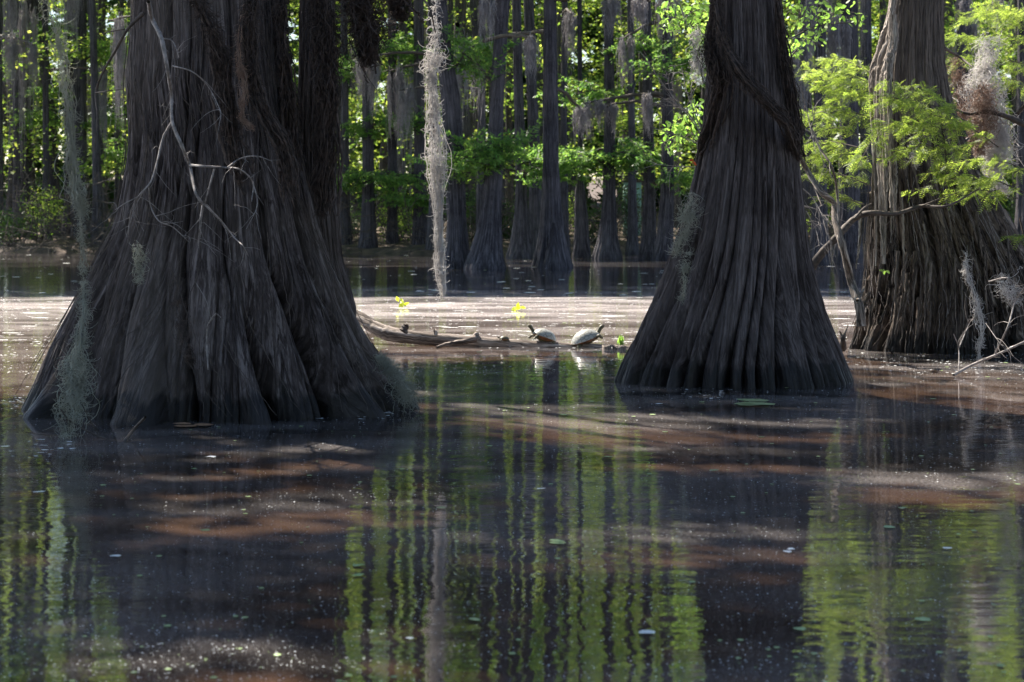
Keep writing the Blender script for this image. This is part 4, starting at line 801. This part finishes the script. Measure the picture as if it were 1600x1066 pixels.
forest_tree([(412, 1300, 1352), (350, 1308, 1346), (200, 1312, 1342), (0, 1314, 1340)], 44, 'broad dark far trunk beside the left edge of the right cypress', 20, 10, group=G)
forest_tree([(400, 1582, 1640), (300, 1588, 1632), (0, 1590, 1625)], 50, 'dark far trunk at the right edge of the photo', 21, 9, group=G)
forest_tree([(400, 1490, 1530), (200, 1495, 1520), (0, 1494, 1516)], 52, 'far trunk showing above the bright leaves in the top right corner', 22, 8, group=G)
MARKS = [(-60, 'the left frame edge'), (32, 'the twin-stemmed far cypress'), (88, 'the slim leaning far cypress'), (130, 'the stout far cypress'), (190, 'the left cypress'), (530, 'the left cypress'), (576, 'the far cypress behind dull sprays'), (612, 'the thin far cypress'), (684, 'the bright moss strand'),
         (712, 'the leaning far cypress'), (770, 'the bowed far cypress'), (812, 'the cone-shaped far cypress'), (860, 'the tallest far trunk'), (908, 'the short broken far cypress'), (952, 'the wide-footed far cypress'), (1015, 'the narrow far cypress'), (1090, 'the middle cypress'), (1250, 'the middle cypress'), (1280, 'the dark gap trunk'), (1326, 'the broad dark gap trunk'), (1370, 'the right cypress'), (1500, 'the right cypress'), (1605, 'the right frame edge'), (1700, 'the right frame edge')]
def place(px):
    a = [m for m in MARKS if m[0] <= px][-1:] or [MARKS[0]]; b = [m for m in MARKS if m[0] > px][:1] or [MARKS[-1]]
    return 'behind ' + a[0][1] if a[0][1] == b[0][1] else 'between ' + a[0][1] + ' and ' + b[0][1]
def short(x): return ' '.join(x.split()[:16])
# thin trunks deeper in the forest: copies of three shapes
for rows_, Y_, lb_, sd_ in [([(388, -30, 14), (370, -22, 9), (330, -17, 6), (200, -15, 4), (0, -14, 3)], 58, 'dark flared far trunk cut by the left frame edge', 60), ([(386, 60, 84), (360, 65, 80), (250, 67, 77), (0, 66, 75)], 59, 'narrow dark far trunk right of the twin-stemmed cypress', 61),
    ([(393, 520, 556), (370, 527, 551), (330, 531, 547), (200, 533, 545), (0, 532, 543)], 55, 'dark far trunk touching the right side of the left cypress', 62), ([(397, 662, 694), (370, 667, 690), (300, 671, 686), (0, 668, 682)], 52, 'dark far trunk hidden just behind the bright hanging moss', 63),
    ([(400, 738, 766), (370, 743, 762), (250, 746, 758), (0, 748, 759)], 51, 'far trunk between the leaning and the bowed far cypress', 64), ([(399, 976, 1000), (370, 980, 997), (250, 982, 993), (0, 980, 990)], 52, 'far trunk just right of the wide-footed far cypress', 65), ([(398, 868, 894), (360, 873, 889), (200, 876, 886), (0, 878, 887)], 53, 'far trunk squeezed right behind the tallest straight trunk', 66)]:
    forest_tree(rows_, Y_, lb_, sd_, 8, res=(120, 100), group=G)
protos = []
SHAPES = [[(396, 790, 820), (370, 795, 816), (320, 798, 812), (200, 799, 811), (0, 800, 810)], [(396, 780, 822), (375, 788, 817), (340, 793, 812), (220, 800, 815), (60, 806, 819), (0, 806, 818)], [(396, 792, 816), (360, 796, 813), (250, 790, 805), (120, 782, 795), (0, 778, 790)],
          [(396, 776, 830), (380, 786, 824), (350, 793, 818), (300, 797, 814), (100, 797, 813), (0, 798, 812)], [(396, 796, 812), (300, 798, 810), (200, 802, 812), (100, 800, 809), (0, 797, 806)]]
for k in range(5):
    t = forest_tree(SHAPES[k], 60, 'slim trunk deep in the forest behind the far waterline', 40 + k, 7, res=(90, 70), ztop=20, group='slim trunks deep in the forest'); protos.append(t)
DIRTREES = DIRTREES[:-5]
k = 0
for Y in np.linspace(56.5, 88, 96):
    x = rng.uniform(-0.28, 0.28) * Y; src = protos[k % 5]
    if k >= 5 and 215 < 800 + FPX * x / Y < 500: continue   # hidden behind the left cypress
    if k < 5: o = src
    else:
        o = src.copy(); C.objects.link(o)
        for ch in src.children: c = ch.copy(); C.objects.link(c); c.parent = o
    o.location = (x, Y, 0.3); s = rng.uniform(0.8, 1.7); o.scale = (s, s, 1); o.rotation_euler = (rng.normal() * .02, rng.normal() * .045, rng.random() * 6); k += 1
    o['label'] = short(('thick ' if s > 1.35 else 'slim ' if s > 1.05 else 'thin ') + 'deep trunk ' + place(800 + FPX * x / Y))
for src in protos:
    for ch in src.children: pass

# crowns of the far trees: leaves above the frame that shade the far reach of the water
def far_canopy():
    n = 150000; yy = rng.uniform(27.8, 62, n); P = np.stack([rng.uniform(-0.30, 0.30, n) * yy, yy], 1)
    w = vnoise(P[:, 0] * 0.55 + 40, P[:, 1] * 0.55, 51) * 0.6 + vnoise(P[:, 0] * 1.6 + 40, P[:, 1] * 1.6, 52) * 0.4
    keep = (w < np.where((P[:, 1] < 41) | ((P[:, 1] > 50) & (P[:, 1] < 57) & (P[:, 0] > -9)), 0.85, 0.33)); P = P[keep]; n = len(P)
    z = rng.uniform(11.5, 18, n); Q = np.stack([P[:, 0], P[:, 1], 0 * z], 1) + SV[None] * (z / SV[2])[:, None]
    D = unit(rng.normal(size=(n, 3)) * [1, 1, .4]); N_ = unit(np.array([0, -.2, 1.0]) + rng.normal(size=(n, 3)) * 0.5)
    tr = [d for d in DIRTREES if 'knee' not in d[2].name]; pos = np.array([(a, b) for a, b, _ in tr])
    own = np.argmin((Q[:, None, 0] - pos[None, :, 0]) ** 2 + 0.35 * (Q[:, None, 1] - pos[None, :, 1]) ** 2, 1)
    for k, (_, _, t) in enumerate(tr):
        s = own == k
        if s.sum() < 20: continue
        mb = MB(); leafquads(mb, Q[s], D[s], N_[s], 0.24, 0.16); mb.build('crown', M['leaf_mid'], t)
far_canopy()

# leaves of the far wood, one mass
def wood(name, n, clumps, y0, y1, ztopf, size, mat, xs=0.32, zlo=0.3, lowbias=1.0):
    cy = rng.uniform(y0, y1, clumps); cx = rng.uniform(-xs, xs, clumps) * cy; cz = zlo + rng.random(clumps) ** lowbias * (ztopf(cy) - zlo)
    i = rng.integers(0, clumps, n); sc = rng.uniform(0.5, 1.5, clumps)[i][:, None]
    Cn = np.stack([cx[i], cy[i], cz[i]], 1) + rng.normal(size=(n, 3)) * [0.75, 0.7, 0.24] * sc
    D = unit(rng.normal(size=(n, 3)) * [1, 1, .5]); N_ = unit(np.array([0, 0, .8]) + rng.normal(size=(n, 3)) * 0.6)
    mb = MB(); L = size * rng.uniform(0.6, 1.3, n); leafquads(mb, Cn, D, N_, L, L * 0.55)
    return tag(mb.build(name, M[mat]), kind='stuff', label='mass of sunlit forest foliage beyond the far trees', cat='foliage')
wood('forest_foliage', 300000, 1400, 57, 88, lambda y: 0.25 * y, 0.15, 'leaf_far', 0.32, 1.9, 0.85)
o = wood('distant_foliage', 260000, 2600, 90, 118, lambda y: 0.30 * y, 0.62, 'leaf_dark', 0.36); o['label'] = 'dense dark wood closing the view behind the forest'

# undergrowth on the bank
G2 = 'shrubs along the far bank'
for i, (x, y, w, h, lab) in enumerate([(20, 355, 50, 60, 'low shrub on the bank behind the twin-stemmed cypress'), (65, 330, 45, 80, 'pale leafy shrub between the two leftmost far cypresses'), (175, 335, 40, 30, 'low green shrub on the sandy bank by the left cypress'),
        (545, 350, 40, 60, 'dim brown shrub right beside the left cypress'), (620, 350, 40, 60, 'shrub behind the thin far cypresses left of the moss'), (740, 300, 30, 80, 'pale shrub seen between the first two far trunks right of the moss'), (790, 320, 25, 60, 'shrub between bowed cypress and cone-footed cypress'),
        (880, 330, 30, 70, 'shrub just right of the tallest straight trunk'), (985, 350, 28, 90, 'leafy shrub beside the pale green panel'), (930, 320, 28, 60, 'shrub left of the wide cone foot cypress'), (1290, 330, 50, 70, 'shrub in the gap between the two right cypresses'), (1590, 330, 40, 70, 'shrub at the right edge on the bank')]):
    Y = 56 + (i % 4); c = at(x, 396, Y); c[2] = 0.1; t = empty('shrub', c, lab, 'shrub', G2); n = 1100
    rx = w / FPX * Y * 1.1; hz = h / FPX * Y * 1.3
    a = unit(rng.normal(size=(n, 3))) * (rng.random(n) ** 0.4)[:, None]
    cl = unit(rng.normal(size=(24, 3))) * 0.8; j = rng.integers(0, 24, n)
    Cn = c + (cl[j] * 0.7 + a * 0.45) * [rx, rx, hz / 2] + [0, 0, hz / 2]; Cn[:, 2] = np.maximum(Cn[:, 2], 0.08)
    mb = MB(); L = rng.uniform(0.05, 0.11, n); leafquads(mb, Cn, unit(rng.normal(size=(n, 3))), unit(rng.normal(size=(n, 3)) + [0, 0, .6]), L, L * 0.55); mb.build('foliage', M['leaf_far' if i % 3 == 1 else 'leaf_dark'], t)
    mb = MB()
    for q in range(14): e = Cn[rng.integers(n)]; limb(mb, [c + rng.normal(size=3) * [.1, .1, 0], (c + e) / 2 + rng.normal(size=3) * .05, e], 0.02, 0.006, 5, 8)
    mb.build('stems', M['darktwig'], t)
# dead brush tangled at the waterline
mb = MB(); paths = []
for k in range(1500):
    x = rng.choice([rng.uniform(500, 720), rng.uniform(720, 1060), rng.uniform(0, 200), rng.uniform(1240, 1350)]); c = at(x, 395, 55 + rng.normal() * 1.5); c[2] = 0.1 + rng.random() ** 2 * 1.6
    d = unit(rng.normal(size=3) * [1, .4, .8]); L = rng.uniform(0.3, 1.2); tt = np.linspace(0, 1, 6)[:, None]; paths.append(c + d * L * tt + rng.normal(size=3) * .15 * tt ** 2)
tubes(mb, np.array(paths), np.full((len(paths), 6), 0.009), 4)
tag(mb.build('brush', M['darktwig']), 'tangle of dead brush along the foot of the far bank', 'brush', kind='stuff')
# pale green panel seen between far trunks
t = empty('shed', at(988, 330, 62), 'pale green panel of a small shed half hidden behind far trunks', 'shed')
mb = MB(); a = at(975, 330, 62); b = at(1002, 285, 62)
def box(mb, x0, x1, y0, y1, z0, z1):
    V = [(x, y, z) for x in (x0, x1) for y in (y0, y1) for z in (z0, z1)]; mb.add(V, [[0, 1, 3, 2], [4, 6, 7, 5], [0, 4, 5, 1], [2, 3, 7, 6], [0, 2, 6, 4], [1, 5, 7, 3]])
box(mb, a[0], b[0], 62, 62.5, 0.3, b[2]); mb.build('wall', plain('green_paint', (0.22, 0.38, 0.33), (0.30, 0.45, 0.38), 0.6, 3), t)
mb = MB(); box(mb, a[0] - .05, b[0] + .05, 61.95, 62.55, b[2] + .002, b[2] + .06); mb.build('roof', M['darktwig'], t)

# grey moss hanging in the far trees
G3 = 'grey moss hanging in the far trees'
for i, (x, y0, y1, w, Y, mat, lab) in enumerate([
    (575, 90, 200, 22, 51, 'moss', 'grey moss curtain above the dull green sprays by the left cypress'), (618, 110, 260, 16, 52, 'moss', 'long grey moss between the thin far cypresses left of the bright strand'), (640, 140, 230, 14, 50, 'moss', 'grey moss just left of the bright hanging strand'),
    (722, 60, 210, 12, 43, 'moss', 'moss column beside the first far trunk right of the bright strand'), (745, 70, 190, 12, 44, 'moss', 'moss veil between the first two far trunks'), (765, 0, 90, 14, 38, 'moss', 'pale moss at the top left of the bowed cypress'),
    (830, 60, 120, 12, 38, 'moss', 'short pink-grey moss tassel left of the tallest straight trunk'), (905, 170, 230, 12, 44, 'mossgreen', 'moss hanging above the green sprays right of the tallest trunk'), (930, 160, 225, 20, 45, 'mossgreen', 'wide moss fringe over the cone-footed cypress'), (955, 165, 215, 10, 45, 'moss', 'dark moss on the right of the wide cone-footed trunk'),
    (978, 60, 150, 14, 46, 'moss', 'grey moss between the cone-footed and narrow far cypress'), (1012, 150, 220, 14, 45, 'mossgreen', 'moss fringe on the narrow far cypress'), (1000, 0, 60, 14, 40, 'moss', 'moss hanging from the top above the narrow far cypress'), (1040, 0, 80, 22, 46, 'moss', 'moss masses at the top beside the sunlit broad leaves'),
    (1275, 0, 130, 22, 40, 'moss', 'tall moss columns at the top in the gap right of the middle cypress'), (1310, 30, 180, 20, 41, 'moss', 'moss column against the broad dark trunk'), (1250, 60, 200, 12, 39, 'moss', 'moss column hugging the right edge of the middle cypress'),
    (1505, 0, 50, 10, 40, 'moss', 'moss above the bright leaves beside the right cypress'), (1560, 0, 60, 14, 40, 'moss', 'moss at the top edge near the right corner'), (20, 60, 190, 14, 55, 'moss', 'moss on the far cypress nearest the left edge'), (50, 70, 160, 10, 55, 'moss', 'moss right of the brown stem near the left edge'),
    (190, 30, 210, 12, 45, 'moss', 'moss strand touching the left edge of the left cypress'), (160, 110, 260, 10, 58, 'mossgreen', 'dim moss on the thin trunk beside the left cypress'), (890, 20, 110, 12, 52, 'mossgreen', 'moss high up right of the tallest straight trunk'), (955, 0, 60, 16, 42, 'mossgreen', 'moss at the top over the cone-footed cypress')]):
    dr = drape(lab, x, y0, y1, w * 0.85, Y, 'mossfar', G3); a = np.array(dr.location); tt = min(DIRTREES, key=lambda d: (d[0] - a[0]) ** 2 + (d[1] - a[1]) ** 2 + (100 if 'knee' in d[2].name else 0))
    wv = w / FPX * Y; e = np.array([tt[0], tt[1], a[2] + rng.uniform(0, .5)]); far_ = a + (a - e) * [1, 1, 0] * wv / max(0.2, np.linalg.norm((a - e)[:2])) * 1.3
    mb = MB(); limb(mb, [e, (a + e) / 2 + [0, 0, 0.08], a + [0, 0, 0.02], far_ + [0, 0, -0.04]], 0.05, 0.012, 6, 22, 0.008); mb.build('limb', M['darktwig'], tt[2])

G4 = 'moss columns deep in the forest'
base = []
for k in range(70):
    Y = rng.uniform(54, 74); x = rng.choice([rng.uniform(530, 1090), rng.uniform(1240, 1350), rng.uniform(1480, 1620), rng.uniform(0, 200)]); y0 = rng.uniform(-420, 130); h = rng.uniform(70, 210)
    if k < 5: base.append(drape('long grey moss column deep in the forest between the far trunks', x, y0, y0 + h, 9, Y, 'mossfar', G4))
    else:
        o = base[k % 5].copy(); C.objects.link(o); o.location = tuple(at(x, y0, Y)); o.scale = (rng.uniform(.8, 1.6), 1, rng.uniform(.7, 1.5)); o.rotation_euler = (0, 0, rng.random() * .8)
    (base[k] if k < 5 else o)['label'] = short(('long ' if h > 140 else 'short ') + 'moss column ' + place(x))
# ------------------------------------------------------------------ things afloat
def disc(mb, c, rx, ry, k=7, z=0.004, yaw=0):
    a = np.arange(k) / k * 2 * np.pi; r = rng.uniform(0.75, 1.15, k)
    u = rx * r * np.cos(a); v = ry * r * np.sin(a)
    mb.add(np.stack([c[0] + u * math.cos(yaw) - v * math.sin(yaw), c[1] + u * math.sin(yaw) + v * math.cos(yaw), np.full(k, z) + rng.normal(size=k) * 0.001], 1), [list(range(k))])
def afloat(name, px, py, rx, ry, mat, label, cat, group=None, z=0.005, n=1):
    Y = FPX * CH / (py - HZ); c = at(px, py, Y); mb = MB()
    for k in range(n): disc(mb, c + (rng.normal(size=3) * [rx, ry, 0] if k else 0), rx * (0.8 if k else 1), ry, z=z + k * .003, yaw=rng.random())
    return tag(mb.build(name, M[mat], origin=c), label, cat, group)
M['pad'] = plain('pad_green', (0.20, 0.26, 0.10), (0.35, 0.40, 0.2), 0.4, 30); M['pale'] = plain('pale_fleck', (0.6, 0.6, 0.6), (0.8, 0.8, 0.78), 0.5)
M['brownleaf'] = plain('brown_leaf', (0.20, 0.10, 0.05), (0.34, 0.19, 0.10)); M['yellow'] = leafmat('yellow_green_leaf', [(0.45, 0.55, 0.03), (0.55, 0.62, 0.04), (0.6, 0.65, 0.05)], 0.4, (1.2, 1.2, 1))
M['greenbit'] = plain('green_bit', (0.20, 0.28, 0.10), (0.32, 0.42, 0.18), 0.5)
afloat('lily_pad', 1175, 632, 0.105, 0.13, 'pad', 'flat olive pad floating in front of the middle cypress', 'lily pad', n=4)
afloat('floating_leaf', 290, 668, 0.07, 0.07, 'brownleaf', 'curled brown leaf floating at the foot of the left cypress', 'leaf', n=3, z=0.01)
afloat('floating_chip', 1230, 865, 0.018, 0.022, 'pale', 'bright white chip floating on dark water in the lower right', 'chip', n=2, z=.008)
afloat('floating_leaf', 870, 850, 0.032, 0.04, 'greenbit', 'pale green leaf floating below the turtles', 'leaf', n=2)
afloat('floating_leaf', 1030, 632, 0.025, 0.03, 'pale', 'small white leaf near the left foot of the middle cypress', 'leaf')
for x, y, lab in [(628, 474, 'yellow-green leaf standing in the sunlit water near the left cypress'), (806, 480, 'yellow-green leaf cluster standing in the sunlit water above the turtles')]:
    Y = FPX * CH / (y + 6 - HZ); c = at(x, y, Y); n = 9; mb = MB()
    leafquads(mb, c + rng.normal(size=(n, 3)) * [0.02, 0.02, 0.012], unit(rng.normal(size=(n, 3)) + [0, 0, -.2]), unit(rng.normal(size=(n, 3)) + [0, -1, .3]), 0.08, 0.05)
    limb(mb, [c, c * [1, 1, 0] + [0, 0, -0.02]], 0.004, 0.004, 5, 6)
    tag(mb.build('water_plant', M['yellow'], origin=c), lab, 'plant')
for x, y in [(1410, 795), (845, 765), (690, 795), (1115, 736), (400, 470), (330, 715), (560, 900), (1010, 990), (740, 970), (1390, 825), (500, 655), (950, 715), (1250, 985), (1440, 970), (1480, 858), (640, 1000), (180, 870), (60, 770), (320, 830), (560, 885)]:
    mt = ['greenbit', 'pale', 'pad'][rng.integers(3)]; wh = {'greenbit': 'green', 'pale': 'whitish', 'pad': 'olive'}[mt]
    ref = 'left cypress reflection' if 130 < x < 560 else 'middle cypress reflection' if 1000 < x < 1300 else 'gap between the two reflections' if 560 <= x <= 1000 else 'left frame edge' if x <= 130 else 'right cypress reflection'
    dist = 'far' if y < 560 else 'upper' if y < 760 else 'middle' if y < 900 else 'lower'
    afloat('floating_leaf', x, y, rng.uniform(.012, .03), rng.uniform(.012, .03), mt, wh + ' leaf fragment floating in the ' + dist + ' part of the ' + ref if x > 130 else wh + ' leaf fragment floating near the ' + ref + ', ' + dist + ' water', 'leaf', 'leaf fragments on the dark water')
for cx_, cy_, rx_, nm in [(70, 700, 60, 'bluish-white scum bits gathered by the moss heap at left'), (600, 648, 40, 'scum bits at the right foot of the left cypress'), (30, 632, 25, 'scum bits at the left foot of the left cypress'), (1110, 618, 60, 'scum bits in front of the middle cypress')]:
    mb = MB()
    for k in range(26):
        px_ = cx_ + rng.normal() * rx_ * .5; py_ = cy_ + rng.normal() * 7; Y_ = FPX * CH / (py_ - HZ); c_ = at(px_, py_, Y_); r_ = rng.uniform(.003, .016); disc(mb, c_, r_ * rng.uniform(1, 2.2), r_, 6, 0.005)
    tag(mb.build('scum', M['pale']), nm, 'scum', kind='stuff')
# fine flecks: pollen, duckweed, seeds
def flecks(n, y0, y1, s0, s1, mat, name, lab, dens=None, xs=0.27, pw=1.0, sx=1.0):
    Y = (1 / rng.uniform(1 / y1, 1 / y0, n)); X = rng.uniform(-xs, xs, n) * Y
    if dens: 
        w = vnoise(X * 1.3 + 60, Y * 0.9, dens) * .6 + vnoise(X * 4 + 60, Y * 3, dens + 1) * .4; k = w > rng.random(n) * 0.75; X, Y = X[k], Y[k]; n = len(X)
    s = s0 + (s1 - s0) * rng.random(n) ** 4; s = s * np.clip(Y / 12, 0.6, 2.0) ** pw
    a = np.arange(5) / 5 * 2 * np.pi + rng.random(n)[:, None] * 6
    V = np.stack([X[:, None] + s[:, None] * sx * np.cos(a), Y[:, None] + s[:, None] * np.sin(a) * 1.3, np.full((n, 5), 0.0035) + rng.random((n, 1)) * .002], -1)
    mb = MB(); mb.add(V.reshape(-1, 3), np.arange(n * 5).reshape(n, 5)); tag(mb.build(name, M[mat]), lab, 'flecks', kind='stuff')
flecks(32000, 5, 17, 0.0013, 0.006, 'pale', 'pollen_flecks', 'pale pollen flecks scattered over the near water', 61)
flecks(13000, 15, 28, 0.0018, 0.011, 'pale', 'seed_flecks', 'bright flecks drifting on the sunlit band of water', 63)
flecks(420, 18.5, 28, 0.008, 0.03, 'pale', 'scum_streaks', 'thin bright streaks of scum on the sunlit band', 71, sx=3.5)
flecks(700, 28, 52, 0.006, 0.05, 'pale', 'far_flecks', 'sparse flecks on the dark far water', 65)
flecks(1500, 5.2, 40, 0.004, 0.022, 'greenbit', 'duckweed', 'green duckweed bits afloat', 67)
